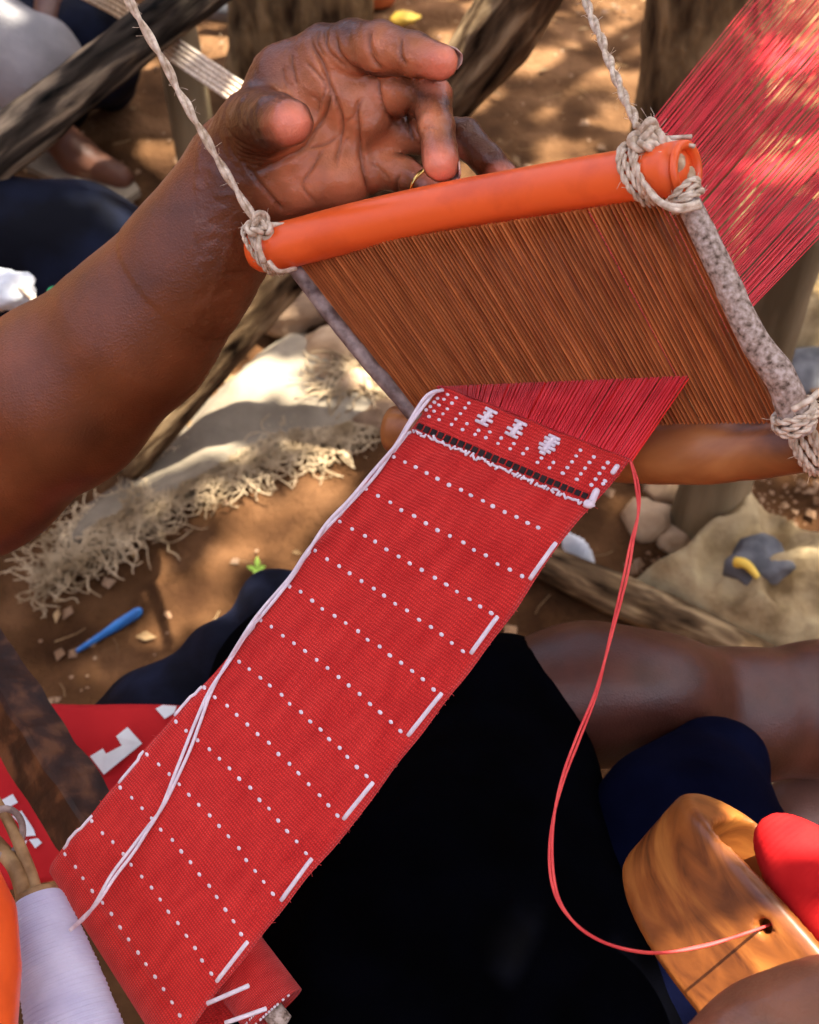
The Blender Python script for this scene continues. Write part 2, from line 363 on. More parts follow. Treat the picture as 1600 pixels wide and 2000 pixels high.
def mat_skin():
    m = bpy.data.materials.new('skin'); m.use_nodes = True
    n = m.node_tree.nodes; l = m.node_tree.links; b = n['Principled BSDF']
    at = n.new('ShaderNodeAttribute'); at.attribute_name = 'tone'
    tc = n.new('ShaderNodeTexCoord')
    nz = n.new('ShaderNodeTexNoise'); nz.inputs['Scale'].default_value = 45; nz.inputs['Detail'].default_value = 6; l.new(tc.outputs['Object'], nz.inputs['Vector'])
    mr = n.new('ShaderNodeMapRange'); mr.inputs['From Min'].default_value = 0.3; mr.inputs['From Max'].default_value = 0.7; mr.inputs['To Min'].default_value = 0.8; mr.inputs['To Max'].default_value = 1.2
    l.new(nz.outputs[0], mr.inputs['Value'])
    mix = n.new('ShaderNodeMix'); mix.data_type = 'RGBA'; mix.blend_type = 'MULTIPLY'; mix.inputs[0].default_value = 1
    l.new(at.outputs['Color'], mix.inputs[6]); l.new(mr.outputs[0], mix.inputs[7]); l.new(mix.outputs[2], b.inputs['Base Color'])
    b.inputs['Roughness'].default_value = 0.36; b.inputs['Specular IOR Level'].default_value = 0.45
    b.inputs['Subsurface Weight'].default_value = 0.10; b.inputs['Subsurface Radius'].default_value = (0.006, 0.0022, 0.0012); b.inputs['Subsurface Scale'].default_value = 1.0
    v = n.new('ShaderNodeTexVoronoi'); v.inputs['Scale'].default_value = 900; l.new(tc.outputs['Object'], v.inputs['Vector'])
    n2 = n.new('ShaderNodeTexNoise'); n2.inputs['Scale'].default_value = 260; n2.inputs['Detail'].default_value = 5; l.new(tc.outputs['Object'], n2.inputs['Vector'])
    ad = n.new('ShaderNodeMath'); ad.operation = 'ADD'; l.new(v.outputs['Distance'], ad.inputs[0]); l.new(n2.outputs[0], ad.inputs[1])
    bp = n.new('ShaderNodeBump'); bp.inputs['Strength'].default_value = 0.3; bp.inputs['Distance'].default_value = 0.0006
    l.new(ad.outputs[0], bp.inputs['Height']); l.new(bp.outputs[0], b.inputs['Normal'])
    return m
M['skin'] = mat_skin()

# ================================================================== setting
def axis_steps(a, b, step, far):
    mid = np.arange(a, b + step / 2, step); o = []; s = step; x = b
    while x < far: s *= 1.5; x += s; o.append(x)
    lo = []; s = step; x = a
    while x > -far: s *= 1.5; x -= s; lo.append(x)
    return np.concatenate([lo[::-1], mid, o])
gx = axis_steps(-1.6, 2.0, 0.022, 250); gy = axis_steps(0.1, 3.6, 0.022, 250)
XX, YY = np.meshgrid(gx, gy, indexing='ij')
p2 = np.stack([XX, YY, 0 * XX], -1)
ZZ = np.where((np.abs(XX) < 8) & (np.abs(YY) < 8), 0.012 * fbm(p2 * 4, 3, 3) + 0.006 * fbm(p2 * 19, 3, 5), 0) - 0.004
nx, ny = len(gx), len(gy)
gi = np.arange(nx * ny).reshape(nx, ny)
gf = np.stack([gi[:-1, :-1], gi[1:, :-1], gi[1:, 1:], gi[:-1, 1:]], -1).reshape(-1, 4)
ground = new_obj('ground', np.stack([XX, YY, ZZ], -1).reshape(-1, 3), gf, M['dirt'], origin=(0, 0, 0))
ground['kind'] = 'structure'

# unseen mud walls, added to block low sky light and ground bounce
M['mud'] = mat('mud', (0.14, 0.085, 0.05), (0.24, 0.15, 0.09), 3, 0.95, 0.6, 30, 0.05, bdist=0.02)
for (x0, y0, x1, y1, side) in ((-4.2, -3.4, -4.2, 7.2, 'left of the weavers'), (5.0, -3.4, 5.0, 7.2, 'right of the weavers'), (-4.2, -3.4, 5.0, -3.4, 'behind the camera'), (-4.2, 7.2, 5.0, 7.2, 'far behind the trees')):
    a, b = np.array([x0, y0, 0.]), np.array([x1, y1, 0.]); L_ = np.linalg.norm(b - a); d_ = (b - a) / L_; n_ = np.array([-d_[1], d_[0], 0]); wv = []; nu, nw = 60, 14
    for sgn in (-1, 1):
        for i in range(nu + 1):
            for j in range(nw + 1):
                q_ = a + d_ * L_ * i / nu + np.array([0, 0, 2.7 * j / nw - .05]); wv.append(q_ + n_ * sgn * (.11 + .02 * noise3(q_ * 2.2, 3) + .008 * noise3(q_ * 7, 4)) + [0, 0, .04 * noise3(q_ * 1.1, 9) * (j == nw)])
    k_ = (nu + 1) * (nw + 1); wf = []
    for i in range(nu):
        for j in range(nw):
            q_ = i * (nw + 1) + j; wf.append((q_, q_ + nw + 1, q_ + nw + 2, q_ + 1)); wf.append((k_ + q_, k_ + q_ + 1, k_ + q_ + nw + 2, k_ + q_ + nw + 1))
        t_ = i * (nw + 1) + nw; wf.append((t_, t_ + nw + 1, k_ + t_ + nw + 1, k_ + t_))
    tag(new_obj('light_block_wall', wv, wf, M['mud'], origin=(a + b) / 2), 'unseen mud wall, added to block low sky light, ' + side, 'wall')
# crumbs of earth, small stones and litter
mb = MB()
ico_v = np.array([(0, 0, 1), (.9, 0, .2), (.1, .9, .3), (-.9, .1, .1), (-.1, -.9, .2), (0, 0, -.6)]); ico_f = [(0, 1, 2), (0, 2, 3), (0, 3, 4), (0, 4, 1), (5, 2, 1), (5, 3, 2), (5, 4, 3), (5, 1, 4)]
for i in range(2600):
    if i < 1900: c = np.array([rng.uniform(-1.1, 1.5), rng.uniform(0.4, 2.9), 0.002])
    else: c = G(rng.uniform(1230, 1600), rng.uniform(700, 1150)) + [0, 0, 0.004]
    r = 0.0025 + 0.010 * rng.random() ** 4
    th = rng.uniform(0, 6.28); R = np.array([[math.cos(th), -math.sin(th), 0], [math.sin(th), math.cos(th), 0], [0, 0, 1]])
    mb.add((ico_v * rng.uniform(0.6, 1.3, (6, 3)) * [r, r, r * 0.7]) @ R.T + c, ico_f)
g = build(mb, 'gravel', M['pebble'], smooth=False, origin=(0, 0, 0)); g['kind'] = 'stuff'
g['label'] = 'crumbs of earth and small stones strewn over the brown ground'; g['category'] = 'gravel'

mb = MB()
for i in range(900):
    c0 = np.array([rng.uniform(-1.0, 1.4), rng.uniform(0.5, 2.8), .006 + .006 * rng.random()]); th = rng.uniform(0, 6.28); d = np.array([math.cos(th), math.sin(th), rng.normal() * .2]); e = np.array([-d[1], d[0], rng.normal() * .3])
    if rng.random() < .45: mb.tube([c0 - d * .012, c0 + e * .002, c0 + d * rng.uniform(.006, .03)], .0009, 4)
    else:
        L_ = rng.uniform(.006, .014); mb.add([c0 - d * L_, c0 + e * L_ * .45 + [0, 0, .002], c0 + d * L_, c0 - e * L_ * .45 + [0, 0, .003]], [(0, 1, 2), (0, 2, 3)])
M['litter'] = mat('litter', (0.10, 0.05, 0.02), (0.38, 0.25, 0.12), 12, 0.9)
g = build(mb, 'leaf_litter', M['litter'], smooth=False, origin=(0, 0, 0)); g['kind'] = 'stuff'; g['label'] = 'dry leaf bits and twigs scattered over the brown ground'; g['category'] = 'litter'
# ---- trees and poles
def bark_bump(amp, fu, fa, seed):
    def f(u, a):
        q = np.stack([u * fu, np.cos(a) * fa, np.sin(a) * fa], -1)
        n = fbm(q, 4, seed); rid = 1 - np.abs(fbm(q * [0.5, 2.2, 2.2], 3, seed + 9))
        return 1 + amp * n + amp * 1.2 * (rid - 0.7)
    return f
# shade tree: trunk seen between cord and warp, crown over the whole place
SH = lambda p: np.asarray(p) - SUN * (np.asarray(p)[..., 2:3] / SUN[2])
holes = []
def hole(p, r): q = SH(np.asarray(p, float)); holes.append((q[0], q[1], r))
def patches(x0, x1, y0, y1, n, r0, r1, gap):
    got = []
    for _ in range(n * 30):
        c0 = G(rng.uniform(x0, x1), rng.uniform(y0, y1)); r = rng.uniform(r0, r1)
        if all(np.hypot(c0[0] - a, c0[1] - b) > r + rr + gap for a, b, rr in got):
            got.append((c0[0], c0[1], r)); hole(c0, r); 
            if rng.random() < .5: hole(c0 + [r * .9, rng.normal() * r * .5, 0], r * .7)
        if len(got) >= n: break
patches(870, 1250, -20, 340, 18, .018, .038, .080)
patches(1250, 1650, -60, 480, 30, .03, .055, .05)
for x, y, r in ((430, 95, .045), (470, 110, .04), (415, 120, .035), (300, 165, .02), (310, 185, .01), (330, 330, .02), (300, 300, .01), (210, 240, .01), (30, 190, .03), (5, 240, .03), (1020, 20, .04),
                (435, 768, .030), (520, 775, .020), (365, 850, .020), (430, 870, .010), (350, 910, .012),
                (650, 905, .025), (690, 895, .02), (560, 1030, .012), (500, 1050, .010), (385, 1185, .012), (340, 1210, .006), (275, 1110, .008), (705, 770, .008), (640, 860, .012),
                (545, 1000, .004)):
    hole(G(x, y), r)
hole(P(1450, 1745, .50), .05); hole(P(1560, 1840, .49), .045)
hx = np.array(holes)
tb = G(1335, 400)
tree = thing('shade_tree', (tb[0], tb[1], 0), 'thick brown tree trunk rising between the right-hand cord and the red warp', 'tree')
tp = np.array([tb + [0.0, 0, -0.05], tb + [-0.005, 0, 0.15], tb + [-0.02, 0.02, 0.5], tb + [-0.05, 0.06, 1.2], tb + [0.0, 0.15, 2.2], tb + [0.1, 0.2, 2.8], tb + [0.15, 0.2, 3.4]])
tpath = smooth_path(tp, 60)
mb = MB().tube(tpath, np.interp(np.linspace(0, 1, 60), [0, .06, .2, .6, 1], [.115, .098, .100, .09, .04]), 40, bump=bark_bump(0.07, 40, 2.5, 4))
for dx, dy in ((-1.6, -0.3), (-0.9, 1.3), (1.4, 1.4), (1.2, -1.0), (-1.1, -1.4), (.3, 1.7)):
    st = tpath[44]; mb.tube(smooth_path([st, st + [dx * .4, dy * .4, .4], st + [dx, dy, .7]], 10), np.linspace(.06, .015, 10), 8)
build(mb, 'trunk', M['bark_trunk'], tree)
NL = 36000
lx = rng.uniform(-2.3, 2.8, NL); ly = rng.uniform(-1.5, 4.0, NL); lz = rng.uniform(2.7, 3.7, NL)
lx[:9000] = rng.uniform(-.75, .35, 9000); ly[:9000] = rng.uniform(-.45, .45, 9000)     # extra leaves added to keep stray sun off hand and cloth
rad = ((lx - 0.25) / 2.15) ** 2 + ((ly - 1.25) / 2.35) ** 2
keep = rad < 1 + 0.20 * fbm(np.stack([lx, ly, lz], -1) * 1.3, 2, 8)
for a, b, r in hx: keep &= (lx - a) ** 2 + (ly - b) ** 2 > (r + 0.038) ** 2
lx, ly, lz = lx[keep], ly[keep], lz[keep]; n = len(lx)
c = np.stack([lx, ly, 0 * lx], 1) + SUN * (lz / SUN[2])[:, None]
d1 = rng.normal(size=(n, 3)); d1[:, 2] *= 0.35; d1 /= np.linalg.norm(d1, axis=1, keepdims=True)
nn = rng.normal(size=(n, 3)) * 0.35 + [0, 0, 1]; d2 = np.cross(nn, d1); d2 /= np.linalg.norm(d2, axis=1, keepdims=True)
s = rng.uniform(.040, .062, n)[:, None]
v = np.stack([c - d1 * s, c + d2 * s * .5, c + d1 * s, c - d2 * s * .5], 1).reshape(-1, 3)
new_obj('crown', v, np.arange(4 * n).reshape(n, 4), M['leaf'], tree, smooth=False)

def pole(name, pts, rad, matr, label, cat, sides=28, n=50, amp=0.07, seed=1, knots=(), group=None):
    path = smooth_path(pts, n)
    r = np.interp(np.linspace(0, 1, n), np.linspace(0, 1, len(rad)), rad)
    f0 = bark_bump(amp, np.linalg.norm(path[-1] - path[0]) / r[0] * 0.35, 1.8, seed)
    def f(u, a):
        o = f0(u, a)
        for (ku, ka, ks, kh) in knots:
            da = (a - ka + math.pi) % (2 * math.pi) - math.pi
            q = ((u - ku) / ks) ** 2 + (da / 0.55) ** 2
            o = o + kh * np.exp(-q) - kh * 1.3 * np.exp(-q * 5)
        return o
    mb = MB().tube(path, r, sides, bump=f)
    o = tag(build(mb, name, matr), label, cat, group)
    Lc = np.concatenate([[0], np.cumsum(np.linalg.norm(np.diff(path, axis=0), axis=1))]); a_ = np.linspace(0, 2 * math.pi, sides, endpoint=False)
    bc = np.stack([np.repeat(Lc, sides), np.repeat(r, sides) * np.tile(np.cos(a_), n), np.repeat(r, sides) * np.tile(np.sin(a_), n)], 1); bc = np.vstack([bc, bc[:1], bc[-1:]]) + seed
    at = o.data.attributes.new('bark', 'FLOAT_VECTOR', 'POINT'); at.data.foreach_set('vector', bc.ravel())
    return o
pole('bark_pole', [P(-90, 355, 1.18), P(60, 245, 1.22), P(200, 130, 1.26), P(450, -65, 1.34)], [.026, .025, .025, .027], M['bark_dark'],
     'charred dark pole with a knot slanting across the upper left corner', 'pole', n=110, sides=44, amp=0.10, seed=21, knots=((.34, 4.4, .03, .35), (.62, 1.0, .05, .2)))
pole('bark_pole', [P(1075, -95, 1.24), P(1000, 20, 1.30), P(868, 195, 1.38), P(555, 540, 1.55), G(240, 905, 0.03)], [.038, .036, .032, .030, .030], M['bark_mid'],
     'rough brown bark pole running down behind the open hand', 'pole', n=130, sides=44, amp=0.10, seed=33)
b0 = G(395, 345)
pole('wooden_post', [b0 + [0, 0, -0.05], b0 + [-.005, 0, .2], b0 + [-.02, .0, .55], b0 + [-.03, 0, 1.0]], [.036, .033, .034, .033], M['post_pale'],
     'upright pale wooden post behind the bundle of white cords', 'post', seed=5)
b1 = G(620, 150)
t2 = thing('tree', (b1[0], b1[1], 0), 'stout tree trunk at the top edge just above the hand', 'tree')
mb = MB().tube(smooth_path([b1 + [0, 0, -.05], b1 + [-.02, 0, .15], b1 + [-.03, .02, .5], b1 + [-.05, .05, 1.4], b1 + [-.05, .05, 3.3]], 50), np.linspace(.13, .08, 50), 36, bump=bark_bump(0.10, 40, 2, 14))
mb.tube(smooth_path([b1 + [-.13, -.04, -.02], b1 + [-.10, -.03, .15], b1 + [-.14, 0, .5], b1 + [-.3, .1, 1.6]], 30), np.linspace(.05, .03, 30), 18, bump=bark_bump(0.10, 30, 2, 15))
build(mb, 'trunk', M['bark_trunk'], t2)
b2 = G(1372, 1035)
pole('wooden_post', [b2 + [0, 0, -.04], b2 + [0, .0, .10], b2 + [.005, .01, .25], b2 + [.01, .02, .48]], [.046, .043, .042, .040], M['post_pale'],
     'short pale post standing under the wooden bar at right', 'post', seed=6, sides=20)
pole('branch', [G(1035, 1085, .03), G(1200, 1160, .03), G(1380, 1235, .03), G(1520, 1300, .025)], [.024, .026, .024, .018], M['bark_mid'],
     'weathered branch lying on the ground beside the cream sack', 'branch', seed=7, n=70, amp=.12)

# ================================================================== beater (reed frame)
bar_px = [(492, 492, .605), (560, 478, .598), (700, 442, .580), (860, 408, .558), (1020, 380, .534), (1180, 354, .508), (1345, 330, .482)]
bar = smooth_path(PL(bar_px), 60)
BR = 0.0113
beater = thing('reed_beater', P(1100, 860, .57), 'hanging loom beater with orange tube on top and fine slatted reed', 'loom beater')
mb = MB()
r = np.full(60, BR); T, N, B = frames(bar)
mb.tube(bar[:-1], np.concatenate([[BR * .72, BR * .93], r[2:-1]]), 40, cap=True)
# open hose end with a thick wall
e = bar[-1]; t = T[-1]; a = np.linspace(0, 2 * math.pi, 40, endpoint=False)
prof = [(-0.0016, BR), (-0.0003, BR * .985), (0.0003, BR * .92), (0.0003, BR * .76), (-0.0006, BR * .70), (-0.012, BR * .68)]
pv = []
for (dz, rr) in prof: pv += [e + t * dz + (N[-1] * math.cos(q) + B[-1] * math.sin(q)) * rr for q in a]
pf = [(i * 40 + j, i * 40 + (j + 1) % 40, (i + 1) * 40 + (j + 1) % 40, (i + 1) * 40 + j) for i in range(5) for j in range(40)]
mb.add(pv, pf)
top_bar = build(mb, 'top_bar', M['orange'], beater); top_bar['label'] = 'glossy orange plastic tube slightly arched'
for k, (ox, oy, rr, dz) in enumerate(((.0032, .0006, .0040, -.0015), (-.0036, -.0012, .0033, -.0005), (-.0006, .0045, .0026, -.003))):
    c0 = e + N[-1] * ox + B[-1] * oy
    build(MB().tube([c0 + t * (-.03), c0 + t * (-.01), c0 + t * dz], rr, 10), 'core_stick', M['core_wood'], top_bar)
rs = smooth_path(PL([(1338, 382, .479), (1400, 510, .478), (1465, 650, .480), (1528, 745, .484), (1562, 842, .492)]), 50)
def knob(u, a): return 1 + .06 * fbm(np.stack([u * 18, np.cos(a), np.sin(a)], -1), 3, 5)
o = build(MB().tube(rs, np.interp(np.linspace(0, 1, 50), [0, .3, .6, .85, 1], [.0045, .0051, .0056, .0066, .0062]), 20, bump=knob), 'side_stick', M['stick_grey'], beater); o['label'] = 'thick speckled grey side stick'
ls = smooth_path(PL([(572, 520, .604), (690, 672, .609), (825, 828, .616)]), 40)
o = build(MB().tube(ls, np.linspace(.0034, .0040, 40), 16, bump=knob), 'side_stick', M['stick_dark'], beater); o['label'] = 'thin brown-grey side stick'
bb = smooth_path(PL([(770, 838, .632), (1000, 866, .594), (1240, 882, .556), (1450, 880, .526), (1520, 872, .516), (1660, 850, .498)]), 70)
def wobble(u, a): return 1 + .035 * fbm(np.stack([u * 9, np.cos(a), np.sin(a)], -1), 3, 15) + .10 * np.exp(-((u - .74) / .012) ** 2 - ((a - 3.6) / .5) ** 2)
build(MB().tube(bb, np.interp(np.linspace(0, 1, 70), [0, .5, .72, .80, 1], [.0120, .0140, .0146, .0128, .0120]), 36, bump=wobble), 'bottom_bar', M['wood_bar'], beater)
# reed slats
RQ = [P(580, 505, .604), P(1345, 385, .481), P(818, 822, .617), P(1548, 812, .494)]
def reed_pt(t, s): return (RQ[0] * (1 - t) + RQ[1] * t) * (1 - s) + (RQ[2] * (1 - t) + RQ[3] * t) * s
rn = nrm(np.cross(RQ[1] - RQ[0], RQ[2] - RQ[0]))
if rn @ FW > 0: rn = -rn
NS = 98; slat_me = None
L0 = np.linalg.norm(RQ[2] - RQ[0])
for i in range(NS):
    tt = (i + .5 + rng.normal() * .045) / NS
    a0, b0_ = reed_pt(tt, -.02), reed_pt(tt, 1.03)
    zc = nrm(b0_ - a0); xc = nrm(np.cross(rn, zc)); yc = np.cross(zc, xc)
    if slat_me is None:
        w, dp = .00044, .0014
        pr_ = [(-w, -dp), (w, -dp), (w, dp * .55), (w * .35, dp), (-w * .35, dp), (-w, dp * .55)]
        sv = [(x, y, z) for z in (-.5, .5) for x, y in pr_]
        slat_me = bpy.data.meshes.new('reed_slat')
        slat_me.from_pydata(sv, [], [(5, 4, 3, 2, 1, 0), (6, 7, 8, 9, 10, 11)] + [(i, (i + 1) % 6, 6 + (i + 1) % 6, 6 + i) for i in range(6)]); slat_me.materials.append(M['reed'])
    o = bpy.data.objects.new('reed_slat', slat_me); col.objects.link(o); o.parent = beater
    mid = (a0 + b0_) / 2 - np.array(beater['_w']) + rn * rng.normal() * .0002
    tw = rng.normal() * .05; xr = xc * math.cos(tw) + yc * math.sin(tw); yr = -xc * math.sin(tw) + yc * math.cos(tw)
    ws = rng.uniform(.86, 1.05) if rng.random() > .06 else .6; Lz = np.linalg.norm(b0_ - a0)
    o.matrix_local = Matrix([[xr[0] * ws, yr[0], zc[0] * Lz, mid[0]], [xr[1] * ws, yr[1], zc[1] * Lz, mid[1]], [xr[2] * ws, yr[2], zc[2] * Lz, mid[2]], [0, 0, 0, 1]])
# lashings
def fuzz(out, pth, n, cr):
    for _ in range(n):
        a = pth[rng.integers(0, len(pth))]; d = nrm(rng.normal(size=3)); e = nrm(rng.normal(size=3))
        out.tube([a + d * cr * .7, a + d * cr * 1.5 + e * cr * .8, a + d * cr * 2.0 + e * cr * 2.2], .00012, 3, cap=False)
def loops(path, u, rad, cr, n, shear, spread, seed, out=None):
    out = out or MB(); i = int(u * (len(path) - 1)); T, N, B = frames(path)
    ax, c0 = T[i], path[i]
    e2 = nrm(-FW - ax * (-FW @ ax)); e1 = nrm(np.cross(e2, ax));
    if e1 @ UP < 0: e1 = -e1
    for k in range(n):
        off = (k - (n - 1) / 2) * spread
        th = np.linspace(0, 2 * math.pi, 30, endpoint=False)
        rr = rad + cr * (.9 + .3 * math.sin(k * 2.1 + seed))
        pth = c0 + ax * (off + shear * (-np.cos(th)) + .0006 * np.sin(th * 2 + k * 2 + seed))[:, None] + e1 * (np.cos(th) * rr)[:, None] + e2 * (np.sin(th) * rr)[:, None]
        pth = np.vstack([pth, pth[:2]]); pth = smooth_path(pth, 70)
        out.rope(pth, cr * 1.1, 2, .009, 6, phase=k); fuzz(out, pth, 14, cr)
    return out
def knot(c, R, cr, axis, out, seed=0):
    th = np.linspace(0, 2 * math.pi, 60, endpoint=False)
    q = np.stack([np.sin(th) + 2 * np.sin(2 * th), np.cos(th) - 2 * np.cos(2 * th), -np.sin(3 * th) * 1.3], 1) * R / 3
    u = nrm(np.cross(axis, [.3, .2, .9])); w = np.cross(axis, u)
    pth = c + q @ np.stack([u, w, axis]); pth = smooth_path(np.vstack([pth, pth[:2]]), 130)
    out.rope(pth, cr * 1.12, 2, .010, 7); fuzz(out, pth, 40, cr)
mb = loops(bar, .925, BR, .00125, 4, .0055, .0024, 1)
sx = loops(rs, .02, .0052, .0012, 3, .001, .0022, 2, mb)
mb.tube(smooth_path(PL([(1262, 365, .482), (1292, 396, .472), (1330, 404, .470), (1365, 396, .473)]), 14), .0014, 6)
mb.tube(smooth_path(PL([(1256, 355, .483), (1284, 392, .473), (1322, 410, .470), (1368, 402, .474)]), 14), .0013, 6)
build(mb, 'lashing', M['cord'], beater)
mb = loops(bar, .035, BR, .0011, 3, .0045, .0022, 3)
mb.tube(smooth_path(PL([(525, 510, .588), (545, 530, .590), (578, 524, .597)]), 10), .0012, 6)
build(mb, 'lashing', M['cord'], beater)
mb = loops(bb, .955, .0124, .0013, 5, .0035, .0027, 5)
loops(rs, .955, .0070, .0013, 3, .001, .0026, 6, mb)
mb.tube(smooth_path(PL([(1548, 800, .476), (1580, 782, .474), (1600, 765, .478)]), 10), .0013, 6)
build(mb, 'lashing', M['cord'], beater)

# cords that carry the beater
def hang_cord(pts, r, kn, label):
    root = thing('hanging_cord', kn, label, 'cord', 'cords carrying the beater')
    path = smooth_path(pts, 90)
    path = path + .0006 * np.stack([noise3(path * 120, 1), noise3(path * 120, 2), noise3(path * 120, 3)], 1)
    m_ = MB().rope(path, r, 2, .036, 7); fuzz(m_, path, 50, r * .7); build(m_, 'rope', M['cord'], root)
    return root
kR = P(1258, 268, .487); kL = P(508, 443, .590)
hc = hang_cord(PL([(1128, -45, .60), (1180, 90, .553), (1212, 170, .524), (1246, 250, .492)]), .0020, kR, 'pale twisted cord hanging down to the right end of the orange tube')
mb = MB(); knot(kR + RT * .002 - UP * .001, .0066, .0022, nrm(-FW + RT * .3), mb)
knot(kR + RT * .004 - UP * .005, .0045, .0018, nrm(-FW * .4 + UP), mb)
for k in range(7):
    q = rng.normal(size=3) * .002
    mb.tube(smooth_path([kR + RT * .004, kR + RT * .009 - UP * .001 + q * .4, kR + RT * (.013 + .004 * rng.random()) - UP * (.003) - FW * .004 + q], 8), .0009, 5)
for k in range(3):
    mb.tube(smooth_path([kR - UP * .001, kR + RT * .003 + UP * .003 - FW * .002, kR + RT * (.004 + .001 * k) + UP * (.0045 - .001 * k)], 8), .0012, 5)
build(mb, 'knot', M['cord'], hc)
hc = hang_cord(PL([(228, -40, .575), (330, 140, .580), (420, 305, .583), (500, 436, .588)]),  .0021, kL, 'pale twisted cord hanging down to the left end of the orange tube')
mb = MB(); knot(kL - FW * .001, .0058, .0019, nrm(-FW + RT * .2), mb)
mb.tube(smooth_path([kL, kL + RT * .006 + UP * .001, kL + RT * .013 + UP * .0015], 8), np.linspace(.002, .0006, 8), 6)
mb.tube(smooth_path([kL - UP * .002, kL - UP * .01 - RT * .0 - FW * .004, kL - UP * .017 + RT * .002], 8), .0014, 6)
build(mb, 'knot', M['cord'], hc)

def lift(p, h): return p + SUN * (h / SUN[2])
def over(p0, p1, h, ext):
    a, b = lift(p0, h), lift(p1, h); d = nrm((b - a) * [1, 1, 0]); m = (a + b) / 2; return [m - d * ext, m, m + d * ext]  # unseen poles added toward the sun so bands of shade cross the shuttle
pole('bark_pole', over(P(1090, 2060, .50), P(1360, 1470, .53), 1.05, 1.1), [.019, .018, .018], M['bark_mid'], 'unseen bark pole added high above to shade the shuttle tip', 'pole', seed=44)
pole('bark_pole', over(P(1250, 1700, .50), P(1700, 1860, .50), 1.00, 1.0), [.0105, .010, .010], M['bark_mid'], 'unseen thin stick added high above to shade a band of the shuttle', 'pole', seed=45)
# ================================================================== woven strip
rows = [  # first dot, last dot of each dotted row
    ((768, 893), (1052, 1031)), ((715, 956), (1020, 1126)), ((665, 1020), (961, 1197)), ((617, 1077), (905, 1271)),
    ((565, 1143), (848, 1345)), ((509, 1209), (784, 1428)), ((467, 1293), (716, 1517)), ((398, 1343), (660, 1594)), ((344, 1410), (597, 1666)),
    ((288, 1475), (532, 1747)), ((235, 1538), (473, 1824)), ((181, 1603), (411, 1901)), ((126, 1669), (352, 1983))]
edge = [((864, 754), (1232, 897)), ((812, 832), (1170, 988))]
for (a, b) in rows:
    a = np.array(a, float); b = np.array(b, float); d = (b - a) / np.linalg.norm(b - a)
    edge.append((a - d * 11, b + d * 34))
# straighten the left edge where a row starts late
nE = len(edge)
dl = np.interp(np.arange(nE), [0, 2, nE - 1], [.560, .563, .603]); dr = np.interp(np.arange(nE), [0, 2, nE - 1], [.514, .519, .569])
Lp = np.array([P(e[0][0], e[0][1], d) for e, d in zip(edge, dl)]); Rp = np.array([P(e[1][0], e[1][1], d) for e, d in zip(edge, dr)])
def sm(a):
    b = a.copy(); b[1:-1] = .25 * a[:-2] + .5 * a[1:-1] + .25 * a[2:]; return b
Lp = sm(Lp); Rp[1:4] = sm(Rp)[1:4]
NV = 120; NU = 28
Ls, Rs = smooth_path(Lp, NV), smooth_path(Rp, NV)
cl = []
for i in range(NV):
    for j in range(NU + 1):
        u = j / NU
        p = Ls[i] * (1 - u) + Rs[i] * u
        bow = 4 * u * (1 - u) * .0016 * min(1, i / NV * 2)
        cl.append(p + nrm(-FW + UP * .2) * bow + UP * .0004 * math.sin(i * .5 + j))
# it runs over the cloth beam and is rolled up
Wv = Rs[-1] - Ls[-1]; wdir = nrm(Wv)
Tn = nrm((Ls[-1] - Ls[-6]) + (Rs[-1] - Rs[-6])); Tn = nrm(Tn - wdir * (Tn @ wdir))
Nn = np.cross(Tn, wdir); Nn = Nn if Nn @ FW > 0 else -Nn
Nn = nrm(.55 * nrm(FW - wdir * (FW @ wdir)) + .45 * Nn); T2 = np.cross(wdir, Nn); Tn = T2 if T2 @ Tn > 0 else -T2
R0 = .030
NT = 70
for i in range(1, NT):
    th = i / NT * math.pi * 1.15
    for j in range(NU + 1):
        u = j / NU
        base = Ls[-1] * (1 - u) + Rs[-1] * u
        Ru = R0 * (.66 + .34 * u)
        cl.append(base + Nn * Ru + Ru * (-Nn * math.cos(th) + Tn * math.sin(th)) + wdir * .004 * i / NT)
NVT = NV + NT - 1
cl = np.array(cl)
cf = [(i * (NU + 1) + j, i * (NU + 1) + j + 1, (i + 1) * (NU + 1) + j + 1, (i + 1) * (NU + 1) + j) for i in range(NVT - 1) for j in range(NU)]
gr = cl.reshape(NVT, NU + 1, 3)
vlen = np.concatenate([[0], np.cumsum(np.linalg.norm(np.diff(gr[:, NU // 2], axis=0), axis=1))])
uvc = np.array([(j / NU * .09, vlen[i]) for i in range(NVT) for j in range(NU + 1)])
strip = thing('woven_strip', Ls[-1] + Nn * R0, 'red woven strip with rows of white dots running from reed to lap', 'woven cloth')
# give it thickness
nrmv = np.zeros_like(cl)
for (a, b, c_, d) in cf:
    q = np.cross(cl[b] - cl[a], cl[d] - cl[a]); nrmv[[a, b, c_, d]] += q
nrmv /= np.linalg.norm(nrmv, axis=1, keepdims=True)
if (nrmv[5] @ FW) > 0: nrmv = -nrmv; 
thk = .0007
back = cl - nrmv * thk; nb_ = len(cl)
cf2 = [tuple(reversed([q + nb_ for q in f])) for f in cf]
rim = []
for i in range(NVT - 1):
    for j in (0, NU):
        a = i * (NU + 1) + j; b = a + NU + 1; rim.append((a, b, b + nb_, a + nb_))
for j in range(NU):
    rim.append((j, j + 1, j + 1 + nb_, j + nb_))
cloth = new_obj('cloth', np.vstack([cl, back]), cf + cf2 + rim, M['red_cloth'], strip, uv=np.vstack([uvc, uvc]))
bvh = BVHTree.FromPolygons([Vector(p) for p in cl], cf)
